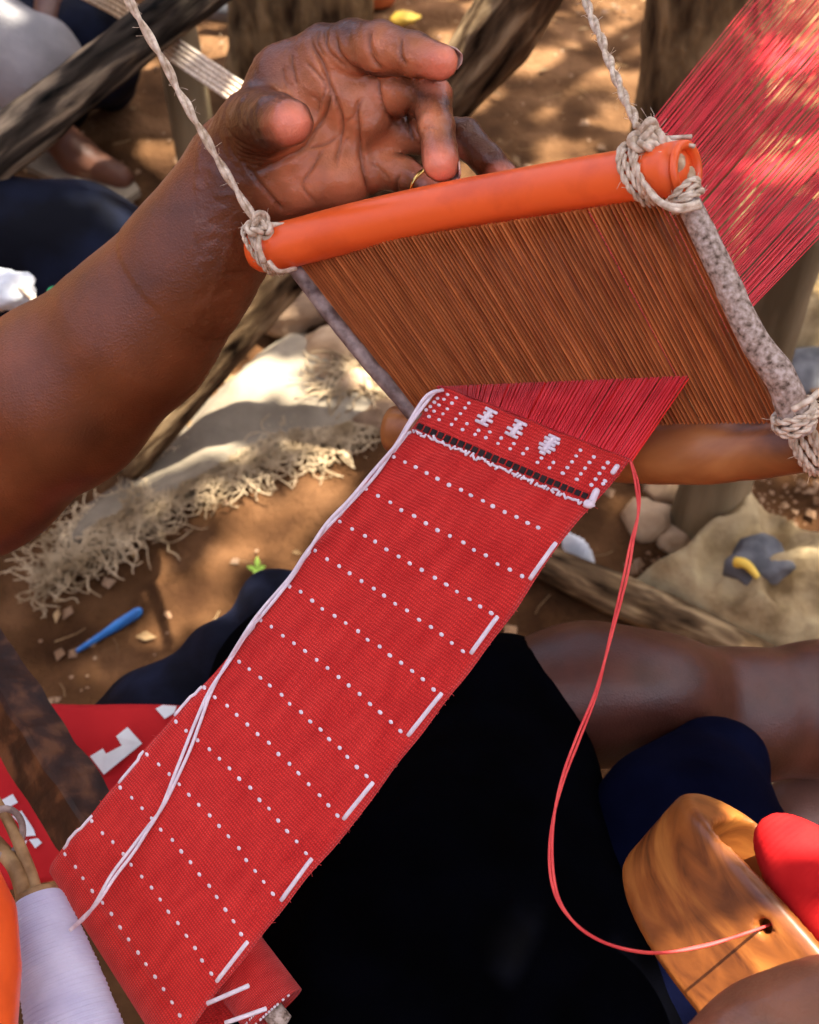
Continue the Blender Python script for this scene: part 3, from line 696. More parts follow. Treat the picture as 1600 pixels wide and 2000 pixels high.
def on_cloth(x, y, lift=0.0):
    d = nrm(P(x, y, 1.0) - CAM)
    h = bvh.ray_cast(Vector(CAM), Vector(d))
    if h[0] is None: return None, None
    n = np.array(h[1]); n = n if n @ d < 0 else -n
    return np.array(h[0]) + n * lift, n
mb = MB()
for i in range(170):
    k_ = rng.integers(0, NV - 1); ed = Rs if rng.random() < .75 else Ls
    if rng.random() < .15: u_ = rng.random(); b_ = Ls[k_] * (1 - u_) + Rs[k_] * u_ - FW * .0008
    else: b_ = ed[k_]
    d = rng.normal(size=3) * .0008; mb.tube([b_, b_ + d * .6 + rng.normal(size=3) * .0004, b_ + d], .00010, 3, cap=False)
o = build(mb, 'edge_fuzz', M['red_thread'], strip); o['kind'] = 'stuff'
# rolled cloth below: a spiral that sticks out on the right
mb = MB(); cen = P(537, 1980, .585) - wdir * (np.linalg.norm(Wv) + .020); NT2 = 260; sp = []
for i in range(NT2):
    th = i / (NT2 - 1) * math.pi * 2 * 3.6 + 2.2
    rr = .0180 - .0115 * i / (NT2 - 1)
    off = -Nn * math.cos(th) * rr + Tn * math.sin(th) * rr * (1 + .05 * math.sin(th * 1.3))
    sh = .020 - .0022 * (th / 22)
    sp += [cen + off + wdir * (-.002), cen + off + wdir * (np.linalg.norm(Wv) * .5 + sh), cen + off + wdir * (np.linalg.norm(Wv) + sh), cen + off * .965 + wdir * (np.linalg.norm(Wv) + sh), cen + off * .965 + wdir * 0]
sf = [(i * 5 + j, i * 5 + j + 1, (i + 1) * 5 + j + 1, (i + 1) * 5 + j) for i in range(NT2 - 1) for j in range(4)]
uvr = np.array([(u, i * .0025) for i in range(NT2) for u in (0, .05, .1, .101, .2)])
new_obj('rolled_cloth', sp, sf, M['red_cloth'], strip, uv=uvr)
beam_c = cen
tag(build(MB().tube([beam_c + wdir * .01, beam_c + wdir * .05, beam_c + wdir * (np.linalg.norm(Wv) + .012), beam_c + wdir * (np.linalg.norm(Wv) + .026)], .0052, 14, bump=knob), 'cloth_beam', M['stick_grey']),
    'grey stick at the core of the rolled red cloth', 'stick')

def patch(mbx, quad_px, lift=.0006, thick=.0006):
    """a raised stitch laid on the cloth"""
    top = [on_cloth(x, y, lift + thick) for x, y in quad_px]; bot = [on_cloth(x, y, -.0002) for x, y in quad_px]
    if any(t[0] is None for t in top + bot): return False
    v = [t[0] for t in top] + [b[0] for b in bot]; k = len(quad_px)
    mbx.add(v, [tuple(range(k))] + [(i, (i + 1) % k, k + (i + 1) % k, k + i) for i in range(k)]); return True
# dots: one mesh, many stitches
dot = MB().ball((0, 0, 0), (1, .8, .26), 10, 6); dot_me = None
dv, dfc = np.vstack(dot.v), dot.f
def put_dot(x, y, size, along):
    global dot_me
    p, n = on_cloth(x, y, .0001)
    if p is None: return
    if dot_me is None:
        dot_me = bpy.data.meshes.new('white_dot'); dot_me.from_pydata(dv.tolist(), [], dfc); dot_me.materials.append(M['white_yarn'])
        dot_me.polygons.foreach_set('use_smooth', np.ones(len(dot_me.polygons), bool))
    o = bpy.data.objects.new('white_dot', dot_me); col.objects.link(o); o.parent = strip
    a = nrm(along - n * (along @ n)); b = np.cross(n, a)
    p = p - np.array(strip['_w']); s = size * rng.uniform(.92, 1.06); a = a * rng.uniform(.92, 1.1) + b * rng.normal() * .08; b = b * rng.uniform(.9, 1.1)
    o.matrix_local = Matrix([[a[0] * s, b[0] * s, n[0] * s, p[0]], [a[1] * s, b[1] * s, n[1] * s, p[1]], [a[2] * s, b[2] * s, n[2] * s, p[2]], [0, 0, 0, 1]])
bows = [0, 0, 2, 3, 4, 6, 8, 9, 11, 12, 12, 10, 6]
for k, (a, b) in enumerate(rows):
    a = np.array(a, float); b = np.array(b, float); d = nrm(b - a); nr = np.array([d[1], -d[0]])
    al = nrm(P(b[0], b[1], .55) - P(a[0], a[1], .59))
    for i in range(14):
        t = i / 13; q = a + (b - a) * t + nr * bows[k] * 4 * t * (1 - t) + rng.normal(size=2) * 1.0
        put_dot(q[0], q[1], .00114, al)
for q in ((97, 1745), (113, 1768), (130, 1795), (147, 1822), (164, 1850), (181, 1872), (196, 1897), (213, 1923), (229, 1949), (246, 1978)):
    put_dot(q[0], q[1], .00114, wdir)
def stitch(p0, p1, r=.00125):
    pts = []
    for t in np.linspace(0, 1, 9):
        for sx_ in range(0, 40, 3):
            p, n = on_cloth(p0[0] + (p1[0] - p0[0]) * t + sx_, p0[1] + (p1[1] - p0[1]) * t + sx_ * .5, r * .15 if 0 < t < 1 else -.0004)
            if p is not None: break
        if p is not None: pts.append(p)
    if len(pts) > 3: build(MB().tube(np.array(pts), r, 8), 'edge_stitch', M['white_yarn'], strip)
for k_, (a, b) in enumerate((((1086, 1060), (1035, 1131)), ((972, 1204), (920, 1276)), ((863, 1354), (797, 1437)), ((729, 1528), (671, 1600)), ((609, 1677), (549, 1759)), ((484, 1839), (423, 1917)),
             ((800, 842), (768, 884)), ((706, 953), (662, 1009)), ((606, 1077), (562, 1132)), ((498, 1206), (452, 1262)), ((388, 1338), (338, 1396)), ((277, 1466), (226, 1526)), ((174, 1590), (118, 1655)))):
    stitch(a, b, .00108 if k_ < 6 else .00080)
# dark band and white braid at the top
bl, br = np.array([818., 826.]), np.array([1166., 972.])
for i in range(26):
    t0, t1 = (i + .08) / 26, (i + .80) / 26
    a = bl + (br - bl) * t0; b = bl + (br - bl) * t1; dn = np.array([-6.0, 11.0]) * (.85 + .3 * rng.random())
    m_ = MB()
    if patch(m_, [a, b, b + dn, a + dn], .0001, .0005): build(m_, 'black_block', M['black_yarn'], strip, smooth=False)
mb = MB(); wl_, wr_ = np.array([808., 841.]), np.array([1158., 992.])
for i in range(60):
    t = (i + .5) / 60; c0 = wl_ + (wr_ - wl_) * t + rng.normal(size=2) * 1.6
    ang = rng.choice([.4, 1.3, -.6]) + rng.normal() * .2; L_ = rng.uniform(3, 6)
    d = np.array([math.cos(ang), math.sin(ang)]) * L_
    q0, q1 = on_cloth(*(c0 - d), .0006)[0], on_cloth(*(c0 + d), .0006)[0]
    if q0 is not None and q1 is not None: mb.tube([q0, (q0 + q1) / 2, q1], .0006, 5)
o = build(mb, 'white_braid', M['white_yarn'], strip); o['kind'] = 'stuff'
build(MB().ball(on_cloth(1152, 986, .001)[0], (.0028, .0018, .0022), 10, 6, rough=.3), 'end_knot', M['white_yarn'], strip)
stitch((1166, 958), (1156, 980), .0016)
# small dots and motifs
fx = lambda x, y: (720 + x * .375, 720 + y * .375)
small = [(360, 155), (343, 175), (322, 198), (300, 215), (412, 135), (393, 160), (367, 190), (342, 222), (315, 250), (457, 152), (435, 180), (411, 210), (388, 236), (368, 266), (523, 180), (503, 205), (479, 235), (455, 263), (433, 291),
         (513, 287), (490, 318), (573, 322), (555, 343), (632, 330), (611, 360), (691, 362), (674, 390), (757, 391), (738, 418), (826, 417), (805, 443), (901, 466), (880, 489), (963, 489), (943, 517),
         (1104, 425), (1082, 455), (1060, 486), (1036, 516), (1012, 545), (1174, 460), (1151, 489), (1128, 519), (1106, 548), (1085, 577), (1246, 490), (1224, 517), (1203, 546), (1183, 576), (1161, 606), (1232, 585), (1222, 600)]
alw = nrm(P(1222, 912, .514) - P(856, 768, .56))
for q in small: put_dot(*fx(*q), .00098, alw)
stitch(fx(1296, 508), fx(1272, 542), .0012)
def motif(cx, cy, extra):
    m_ = MB(); u = np.array([.90, .42]); w = np.array([-.62, .80])
    bars = [(-42, 66), (-16, 50), (10, 84), (38, 70)] if not extra else [(-44, 62), (-24, 82), (-4, 60), (16, 88), (38, 66), (56, 30)]
    for (o_, L_) in bars:
        c0 = np.array([cx, cy]) + w * o_; p0, p1 = c0 - u * L_ / 2, c0 + u * L_ / 2
        a, b = on_cloth(*fx(*p0), .0006)[0], on_cloth(*fx(*p1), .0006)[0]
        if a is not None and b is not None: m_.tube(np.linspace(a, b, 5), .00078, 7)
    a, b = on_cloth(*fx(cx + 25, cy - 32), .0007)[0], on_cloth(*fx(cx - 25, cy + 32), .0007)[0]
    if a is not None and b is not None: m_.tube(np.linspace(a, b, 5), .0013, 7)
    build(m_, 'white_motif', M['white_yarn'], strip)
motif(616, 255, False); motif(770, 318, False); motif(943, 396, True)
# stitches along the rolled edge
mb = MB()
for i in range(26):
    th = -1.0 + i * .09; th2 = th + .055
    o1 = -Nn * math.cos(th) + Tn * math.sin(th); o2 = -Nn * math.cos(th2) + Tn * math.sin(th2)
    sh = np.linalg.norm(Wv) + .0195
    for jj in (0, 1):
        if rng.random() < .75: mb.tube([cen + o1 * (.0185 - jj * .003) + wdir * (sh - jj * .004), cen + o2 * (.0185 - jj * .003) + wdir * (sh - jj * .0035)], .0006, 5)
o = build(mb, 'roll_stitches', M['white_yarn'], strip); o['kind'] = 'stuff'
for (a, b) in (((486, 1925), (405, 1960)), ((520, 1970), (440, 1998))):
    s0 = np.linalg.norm(Wv) + .006
    pa = cen - Nn * .0262
    q0, q1 = P(a[0], a[1], .563), P(b[0], b[1], .566)
    build(MB().tube(np.linspace(q0, q1, 5), .0011, 7), 'edge_stitch', M['white_yarn'], strip)

# warp: every thread runs fell - reed - far end; two layers behind the reed
mb = MB(); NW = 112
farL, farR = P(1480, -10, .90), P(1612, 448, .628)
for layer in range(2):
    for i in range(NW):
        u = (i + .5 + rng.normal() * .25) / NW
        p0, n0 = (Ls[0] * (1 - u) + Rs[0] * u), None
        jt = .135 + (.81 - .135) * u
        pr = reed_pt(jt, .80 + .012 * layer) - FW * .0022
        pb = reed_pt(jt, .80) + FW * .003
        st = reed_pt(.135, .80) * (1 - u) + reed_pt(.81, .80) * u
        fa = farL + (farL - reed_pt(.135, .8)) * .9; fb = farR + (farR - reed_pt(.81, .8)) * 4.2
        pf_ = fa * (1 - u) + fb * u + np.array([0, 0, (-.010 if layer else .006)]) + rng.normal(size=3) * .0022
        m1 = pb * .6 + pf_ * .4 + rng.normal(size=3) * .0005
        if layer == 0: path = [p0, p0 * .5 + pr * .5, pr, pb, m1, pf_]
        else: path = [pb, m1, pf_]
        mb.tube(path, .00030 + .00008 * rng.random(), 4, cap=False)
o = build(mb, 'warp_threads', M['red_yarn'], strip); o['kind'] = 'stuff'; o['label'] = 'taut red warp threads running off to the upper right'
# doubled front threads close the sheet between reed and fell
mb = MB()
for i in range(200):
    u = (i + .5 + rng.normal() * .35) / 200
    if .55 < u < .99 and rng.random() < .28: continue
    p0 = Ls[0] * (1 - u) + Rs[0] * u - UP * .002; u2 = np.clip(u + rng.normal() * .004, 0, 1)
    pr = reed_pt(.135 + .675 * u2, .80 + .012 * rng.random()) - FW * .0016
    mb.tube([p0 + FW * .0006, (p0 + pr) * .5 + FW * .0006, pr], .00038, 4, cap=False)
o = build(mb, 'warp_threads', M['red_front'], strip); o['kind'] = 'stuff'

# ================================================================== the weaver
SK_DARK = np.array([.150, .040, .013]); SK_PALM = np.array([.58, .190, .080]); SK_TIP = np.array([.74, .22, .125]); SK_CREASE = np.array([.055, .014, .008])
def q(x, y, d): return P(x, y, d)
mm = lambda px, d: px * d / FPX
def chain(p, pts, k=.003):
    d = None
    for (a, b) in zip(pts[:-1], pts[1:]):
        s_ = seg_d(p, q(*a[:3]), q(*b[:3]), mm(a[3], a[2]), mm(b[3], b[2])); d = s_ if d is None else smin(d, s_, k)
    return d
index_f = [(632, 108, .604, 54), (690, 92, .592, 50), (742, 94, .580, 50), (805, 106, .570, 42), (860, 121, .563, 36)]
middle_f = [(712, 186, .606, 50), (780, 180, .594, 42), (842, 190, .582, 41), (853, 250, .568, 35), (862, 318, .558, 37)]
ring_f = [(738, 258, .614, 46), (830, 262, .610, 38), (905, 268, .604, 36), (952, 312, .598, 31), (990, 352, .600, 28)]
little_f = [(728, 325, .618, 42), (790, 342, .606, 34), (838, 370, .598, 31), (870, 410, .600, 26)]
thumb_f = [(498, 250, .606, 72), (515, 238, .588, 60), (540, 236, .566, 52), (566, 240, .552, 46)]
arm = [(468, 345, .630, 98), (415, 450, .642, 108), (350, 545, .655, 122), (262, 650, .672, 146), (120, 772, .697, 168), (-50, 905, .730, 170)]
HC = q(640, 240, .60)
def body_sdf(p):
    fore = smin(chain(p, arm, .02), seg_d(p, q(-50, 900, .730), np.array([-.47, .15, .83]), mm(172, .73), .052), .02)
    near = np.linalg.norm(p - HC, axis=1) < .125
    if near.any(): fore[near] = hand_sdf(p[near], fore[near])
    return fore
def hand_sdf(p, fore):
    palm = chain(p, [(480, 300, .628, 66), (560, 160, .616, 62), (632, 112, .606, 54)], .010)
    for seg in ([(478, 325, .628, 66), (600, 235, .620, 58), (712, 188, .608, 48)], [(480, 345, .630, 66), (610, 290, .622, 56), (738, 258, .616, 46)],
                [(490, 370, .628, 56), (590, 358, .617, 56), (660, 345, .614, 52), (728, 328, .618, 42)]):
        palm = smin(palm, chain(p, seg, .010), .012)
    palm = smin(palm, seg_d(p, q(500, 320, .618), q(545, 280, .606), mm(64, .61), mm(54, .61)), .014)     # ball of the thumb
    palm = smin(palm, seg_d(p, q(640, 160, .600), q(720, 235, .601), mm(40, .6), mm(38, .6)), .010)        # pads below the fingers
    palm = smax(palm, -ell_d(p, q(655, 265, .583), np.stack([RT, UP, FW]), (.016, .014, .012)), .010)     # hollow of the palm
    palm = smin(palm, fore, .018)
    d = smin(palm, chain(p, thumb_f), .011)
    for fpts, k in ((index_f, .007), (middle_f, .006), (ring_f, .006), (little_f, .006)):
        d = smin(d, smin(palm, chain(p, fpts), k), .0012)
    return d
bv, bf = surf_nets(body_sdf, (-.50, .10, .58), (.13, .72, 1.10), .0017)
def subsurf(v, f):
    """one Catmull-Clark step on a closed quad mesh"""
    v = np.asarray(v, float); f = np.asarray(f); nv, nf = len(v), len(f)
    fp = v[f].mean(1)
    e = np.stack([f, np.roll(f, -1, 1)], -1).reshape(-1, 2); es = np.sort(e, 1); key = es[:, 0].astype(np.int64) * nv + es[:, 1]
    uk, first, inv = np.unique(key, return_index=True, return_inverse=True); ue = es[first]; ne = len(uk)
    fi = np.repeat(np.arange(nf), 4)
    cnt = np.bincount(inv, minlength=ne)
    fsum = np.stack([np.bincount(inv, fp[fi, c], ne) for c in range(3)], 1)
    mid = v[ue].mean(1); ep = np.where((cnt >= 2)[:, None], (v[ue].sum(1) + fsum) / (2 + cnt)[:, None], mid)
    vf = np.bincount(f.ravel(), minlength=nv); Fv = np.stack([np.bincount(f.ravel(), fp[fi, c], nv) for c in range(3)], 1) / np.maximum(vf, 1)[:, None]
    ve = np.bincount(ue.ravel(), minlength=nv); Ev = np.stack([np.bincount(ue.ravel(), np.repeat(mid[:, c], 2), nv) for c in range(3)], 1) / np.maximum(ve, 1)[:, None]
    n_ = np.maximum(vf, 3)[:, None]; nvv = (Fv + 2 * Ev + (n_ - 3) * v) / n_
    V = np.vstack([nvv, ep, fp]); ei = inv.reshape(nf, 4) + nv; ci = np.arange(nf) + nv + ne
    Fq = np.concatenate([np.stack([f[:, k], ei[:, k], ci, ei[:, k - 1]], 1) for k in range(4)])
    c = np.cross(V[Fq[:, 2]] - V[Fq[:, 0]], V[Fq[:, 3]] - V[Fq[:, 1]])
    N = np.stack([np.bincount(Fq.ravel(), np.repeat(c[:, k], 4), len(V)) for k in range(3)], 1)
    return V, N / (np.linalg.norm(N, axis=1, keepdims=True) + 1e-12), Fq
bv, bn, bf = subsurf(bv, bf)
vx, vy, vd = to_px(bv)
view = (bv - CAM); view /= np.linalg.norm(view, axis=1, keepdims=True)
facing = -(view * bn).sum(1)
zc = lambda pts: [(380 + a * .4, b * .4) for a, b in pts]
creases = [  # (line, depth m, half width px)
    ([(572, 165), (578, 230), (625, 310), (655, 390), (660, 470), (640, 560), (590, 640), (545, 715), (440, 780), (330, 830), (270, 840)], .0017, 4.5),
    ([(655, 390), (700, 510), (722, 600), (712, 700), (682, 805)], .0013, 3.5),
    ([(905, 375), (900, 440), (930, 540), (1000, 610)], .0013, 4.0),
    ([(835, 465), (795, 530), (800, 640), (815, 760), (840, 880), (858, 965)], .0017, 4.5),
    ([(640, 715), (570, 830), (530, 910), (600, 1000)], .0009, 3.0), ([(555, 725), (640, 705), (700, 670)], .0009, 3.0),
    ([(690, 165), (700, 240), (760, 320), (860, 362), (930, 360)], .0014, 4.0), ([(855, 150), (852, 225), (880, 300), (925, 345)], .0014, 3.8), ([(862, 150), (865, 225), (895, 290)], .0008, 2.6),
    ([(1010, 185), (1008, 265), (1035, 320)], .0010, 3.2), ([(640, 150), (650, 230), (700, 290), (760, 340)], .0008, 3.0), ([(610, 150), (600, 210), (640, 280)], .0007, 2.6),
    ([(475, 260), (480, 330), (500, 420)], .0009, 3.0), ([(430, 330), (440, 390), (455, 430)], .0007, 2.6), ([(540, 300), (590, 350), (640, 420), (620, 500)], .0008, 3.0), ([(560, 460), (610, 500), (600, 560)], .0006, 3.0),
    ([(235, 790), (320, 890), (400, 990), (440, 1040)], .0010, 3.5), ([(290, 870), (370, 960), (430, 1030)], .0006, 3.0),
    ([(1000, 850), (985, 900), (990, 950)], .0009, 3.0), ([(735, 600), (780, 560), (800, 480)], .0006, 3.0), ([(1045, 520), (1040, 580), (1070, 690)], .0012, 3.5),
    ([(1105, 640), (1150, 620), (1200, 640)], .0006, 2.5), ([(690, 820), (720, 720), (760, 660)], .0005, 2.5), ([(960, 880), (900, 820), (860, 800)], .0005, 2.5)]
for k in range(5): creases.append(([(135 + k * 6, 600 + k * 26), (215, 690 + k * 22), (330, 730 + k * 20), (450 - k * 10, 725 + k * 18)], .0006, 2.6))
for k in range(3): creases.append(([(225 + 28 * k, 520), (230 + 26 * k, 600), (290 + 20 * k, 670)], .00035, 3.0))
hand = (vx > 395) & (vx < 1000) & (vy > 20) & (vy < 450) & (facing > .05) & (vd < .64)
hi_ = np.nonzero(hand)[0]
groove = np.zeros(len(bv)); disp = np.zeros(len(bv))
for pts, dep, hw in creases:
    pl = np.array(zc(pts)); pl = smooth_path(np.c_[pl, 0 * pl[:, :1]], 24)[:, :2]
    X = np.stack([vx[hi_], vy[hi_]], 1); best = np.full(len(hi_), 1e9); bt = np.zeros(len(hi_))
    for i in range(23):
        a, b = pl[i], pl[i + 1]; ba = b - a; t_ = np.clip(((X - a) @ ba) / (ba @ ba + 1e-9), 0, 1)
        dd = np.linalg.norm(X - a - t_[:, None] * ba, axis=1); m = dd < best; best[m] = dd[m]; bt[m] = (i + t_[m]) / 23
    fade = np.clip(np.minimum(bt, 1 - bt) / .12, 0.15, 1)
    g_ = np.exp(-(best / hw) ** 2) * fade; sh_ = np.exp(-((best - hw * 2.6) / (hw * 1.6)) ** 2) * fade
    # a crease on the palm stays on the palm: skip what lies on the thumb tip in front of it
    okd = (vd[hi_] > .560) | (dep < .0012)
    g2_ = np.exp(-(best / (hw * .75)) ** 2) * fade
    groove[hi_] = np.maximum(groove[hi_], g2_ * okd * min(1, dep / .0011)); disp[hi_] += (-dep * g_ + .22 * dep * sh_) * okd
bv = bv + bn * disp[:, None]
wr = .00045 * fbm(bv * 160, 3, 4); bv = bv + bn * (wr * (vx > 380))[:, None]
# skin tone: pale palm and finger pads, dark back of the hand and arm, dark creases
palm = np.zeros(len(bv))
for cx_, cy_, r_ in ((585, 190, 80), (640, 150, 75), (640, 260, 105), (590, 335, 85), (680, 340, 90), (700, 210, 80), (745, 105, 58), (815, 112, 50), (872, 126, 46), (760, 300, 60), (835, 240, 40), (740, 180, 55)):
    palm = np.maximum(palm, np.clip(1.35 - np.hypot(vx - cx_, vy - cy_) / r_, 0, 1))
palm *= np.clip((facing - .12) / .45, 0, 1) * ((vd > .570) | (vx > 640))
dors = np.exp(-(np.hypot((vx - 487) / 62, (vy - 245) / 85)) ** 2 * 1.1) * (vd > .555); palm = np.clip(palm - dors * 1.2, 0, 1)
tipm = np.zeros(len(bv))
for cx_, cy_, r_, dmax in ((568, 242, 46, .585), (868, 128, 52, .60), (856, 322, 46, .60), (982, 350, 30, .62)):
    tipm = np.maximum(tipm, np.clip(1.5 - np.hypot(vx - cx_, vy - cy_) / r_ * 1.1, 0, 1) * (vd < dmax))
tipm *= np.clip((facing - .10) / .4, 0, 1)
tone = SK_DARK * (1 + .25 * fbm(bv * 18, 3, 2))[:, None]
bdk = np.clip(dors * 1.3, 0, 1) + np.clip((vx - 560) / 60, 0, 1) * (vy < 420); tone = tone * (1 - .48 * np.clip(bdk, 0, 1)[:, None])
tone = tone * (1 - palm[:, None]) + SK_PALM * palm[:, None]
tone = tone * (1 - tipm[:, None]) + SK_TIP * tipm[:, None]
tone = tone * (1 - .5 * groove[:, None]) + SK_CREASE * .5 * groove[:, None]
# leg, foot and right hand, cut from the same body at garment and picture edge
def limb(fn, lo, hi, h):
    v, f = surf_nets(fn, lo, hi, h); v, n_, f = subsurf(v, f); return v, f
def leg_sdf(p):
    d = chain(p, [(960, 1385, .79, 122), (1130, 1358, .81, 126), (1300, 1382, .83, 124), (1450, 1398, .85, 120), (1600, 1385, .87, 122), (1800, 1350, .90, 118)], .02)
    return smin(d, ell_d(p, q(1230, 1340, .80), np.stack([RT, UP, FW]), (.05, .030, .040)), .03)
def foot_sdf(p):
    d = chain(p, [(1540, 1600, .90, 60), (1600, 1590, .91, 90), (1720, 1640, .93, 110)], .02)
    return smin(d, chain(p, [(1545, 1560, .90, 30), (1575, 1610, .89, 42)], .01), .012)
def rhand_sdf(p):
    d = chain(p, [(1385, 2090, .40, 80), (1500, 2045, .405, 100), (1640, 2010, .41, 110), (1800, 2010, .42, 130)], .02)
    for (x0, y0, x1, y1, r_) in ((1500, 2010, 1420, 2010, 34), (1570, 1975, 1480, 1985, 36)):
        d = smin(d, seg_d(p, q(x0, y0, .402), q(x1, y1, .395), mm(r_ + 6, .4), mm(r_, .4)), .006)
    return d
allv, allf, allt = [bv], [bf], [tone]; off_ = len(bv)
for fn, lo, hi, h, c_ in ((leg_sdf, (.0, .05, .38), (.50, .60, .75), .005, (.070, .022, .014)), (foot_sdf, (.2, .0, .2), (.5, .45, .5), .004, (.17, .08, .06)), (rhand_sdf, (.05, -.05, .75), (.30, .25, 1.0), .003, (.20, .075, .04))):
    v, f = limb(fn, lo, hi, h); allv.append(v); allf.append(f + off_); off_ += len(v)
    allt.append(np.array(c_) * (1 + .3 * fbm(v * 25, 4, 6))[:, None] * np.ones((1, 3)))
weaver = thing('person', P(700, 1900, .75) * [1, 1, 0], 'person weaving at the loom, open hand behind the orange tube', 'person')
bodyo = new_obj('body', np.vstack(allv), np.vstack(allf), M['skin'], weaver)
ca = bodyo.data.color_attributes.new('tone', 'FLOAT_COLOR', 'POINT')
allt = np.vstack(allt); ca.data.foreach_set('color', np.c_[np.clip(allt, 0, 1), np.ones(len(allt))].ravel())
# nails and finger ring
def nail(c, nx_, up_, L_, W_):
    up_ = nrm(up_ - nx_ * (up_ @ nx_)); sd = np.cross(up_, nx_)
    v = []; f = []
    for i in range(9):
        for j in range(9):
            a, b = (i / 8 - .5) * 2, (j / 8 - .5) * 2
            rr = 1.0 if abs(a) < .5 else math.sqrt(max(0, 1 - ((abs(a) - .5) / .5) ** 2 * .8))
            v.append(c + nx_ * a * L_ / 2 + sd * b * rr * W_ / 2 - up_ * (b * b * rr * W_ * .28) + up_ * .0004)
    f = [(i * 9 + j, i * 9 + j + 1, (i + 1) * 9 + j + 1, (i + 1) * 9 + j) for i in range(8) for j in range(8)]
    o = new_obj('fingernail', v, f, M['nail'], weaver); md = o.modifiers.new('t', 'SOLIDIFY'); md.thickness = .0006
def fing_nail(fp, side, L_, W_, sh=.12):
    a, b = q(*fp[-2][:3]), q(*fp[-1][:3]); ax = nrm(b - a); up_ = nrm(side - ax * (side @ ax))
    nail(b + ax * mm(fp[-1][3], fp[-1][2]) * sh + up_ * mm(fp[-1][3], fp[-1][2]) * .93, ax, up_, L_, W_)
fing_nail(index_f, UP * .80 + FW * .75, .011, .0105)
fing_nail(middle_f, RT * .85 + FW * .55, .011, .0105)
cR = q(826, 362, .600); aR = nrm(q(838, 370, .598) - q(790, 342, .606)); e1 = nrm(np.cross(aR, FW)); e2 = np.cross(aR, e1)
th = np.linspace(0, 2 * math.pi, 30, endpoint=False)
tag(build(MB().tube(cR + e1 * (np.cos(th) * .0080)[:, None] + e2 * (np.sin(th) * .0080)[:, None], .0011, 8, cap=False, closed=True), 'finger_ring', M['gold']), 'thin gold ring on the little finger beside the orange tube', 'ring')

# shorts over lap and thighs
def shorts_sdf(p):
    d = chain(p, [(760, 2250, .60, 300), (860, 1800, .70, 270), (985, 1415, .80, 178)], .05)
    d = smin(d, chain(p, [(560, 2250, .66, 250), (520, 1750, .80, 230), (560, 1330, .92, 150)], .05), .05)
    d = smin(d, chain(p, [(1000, 1700, .74, 200), (1180, 1960, .66, 190)], .04), .04)
    return d + .0035 * fbm(p * [14, 14, 14], 3, 7) + .0045 * np.sin(p @ np.array([60., 35, 20]) + 2 * fbm(p * 9, 2, 3)) * .35
sv, sf_ = surf_nets(shorts_sdf, (-.45, -.1, .20), (.30, .65, .90), .007)
sv, _, sf_ = subsurf(sv, sf_)
new_obj('shorts', sv, sf_, M['garment'], weaver)
def trleg(p):
    d = chain(p, [(110, 1500, .98, 85), (350, 1405, .97, 112), (560, 1205, .96, 85), (700, 1300, .97, 90)], .03)
    return d + .006 * fbm(p * 12, 3, 27) + .005 * np.sin(p @ np.array([80., 40, 60]) + 2.5 * fbm(p * 8, 2, 3)) * .6
lv, lf = surf_nets(trleg, (-.45, .2, .25), (.1, .75, .75), .006); lv, _, lf = subsurf(lv, lf)
new_obj('trouser_leg', lv, lf, M['trouser'], weaver)
def hump(p):
    d = chain(p, [(1300, 1900, .66, 140), (1330, 1640, .72, 150), (1395, 1505, .76, 105)], .03)
    d = smin(d, chain(p, [(1330, 1640, .72, 150), (1500, 1690, .72, 80)], .03), .03)
    return d + .003 * fbm(p * 20, 3, 17)
hv, hf = surf_nets(hump, (.0, -.02, .40), (.35, .45, .80), .006)
hv, _, hf = subsurf(hv, hf)
tag(new_obj('navy_cloth', hv, hf, M['navy']), 'dark navy cloth bunched up just above the wooden shuttle', 'cloth')

# ================================================================== shuttle, threads, spools
S0 = P(1363, 1513, .535)
aS = nrm(P(1735, 1925, .475) - S0); bS = nrm(RT * .72 + UP * .69); bS = nrm(bS - aS * (bS @ aS)); tS = np.cross(aS, bS); tS = tS if tS @ FW < 0 else -tS
nt_ = nrm(.91 * bS + .42 * tS); ns_ = nrm(-.42 * bS + .91 * tS)          # top face and near side
LS, WS, HS = .27, .050, .062
S0c = S0 + aS * .0
def shuttle_sdf(p):
    r = p - S0c; x = r @ aS; y = r @ ns_; z = r @ nt_      # along, across (positive = near side), up
    pr = np.clip(np.minimum(x, LS - x) / .055, 0, 1); hw = WS / 2 * np.sqrt(np.clip(1 - (1 - pr) ** 2.3, 0, 1))
    hz = HS / 2 * (.62 + .38 * np.sqrt(np.clip(1 - (1 - np.clip(np.minimum(x, LS - x) / .07, 0, 1)) ** 2, 0, 1)))
    dy = np.abs(y) - hw; dz = np.abs(z + HS / 2 - hz * .0) - hz
    d = smax(dy, dz, .006); d = smax(d, -x - .001, .006); d = smax(d, x - LS, .006)
    cav = smax(smax(np.abs(y) - WS / 2 * .74, np.abs(x - LS / 2) - LS / 2 + .022, .012), -(z + HS * .62), .002)
    d = smax(d, -cav, .0018)
    hole_ = np.linalg.norm(np.stack([x - HOLE[0], z - HOLE[1]], 1), axis=1) - .0032
    return smax(d, -smax(hole_, -y, .002), .001)
HOLE = (.0, .0)
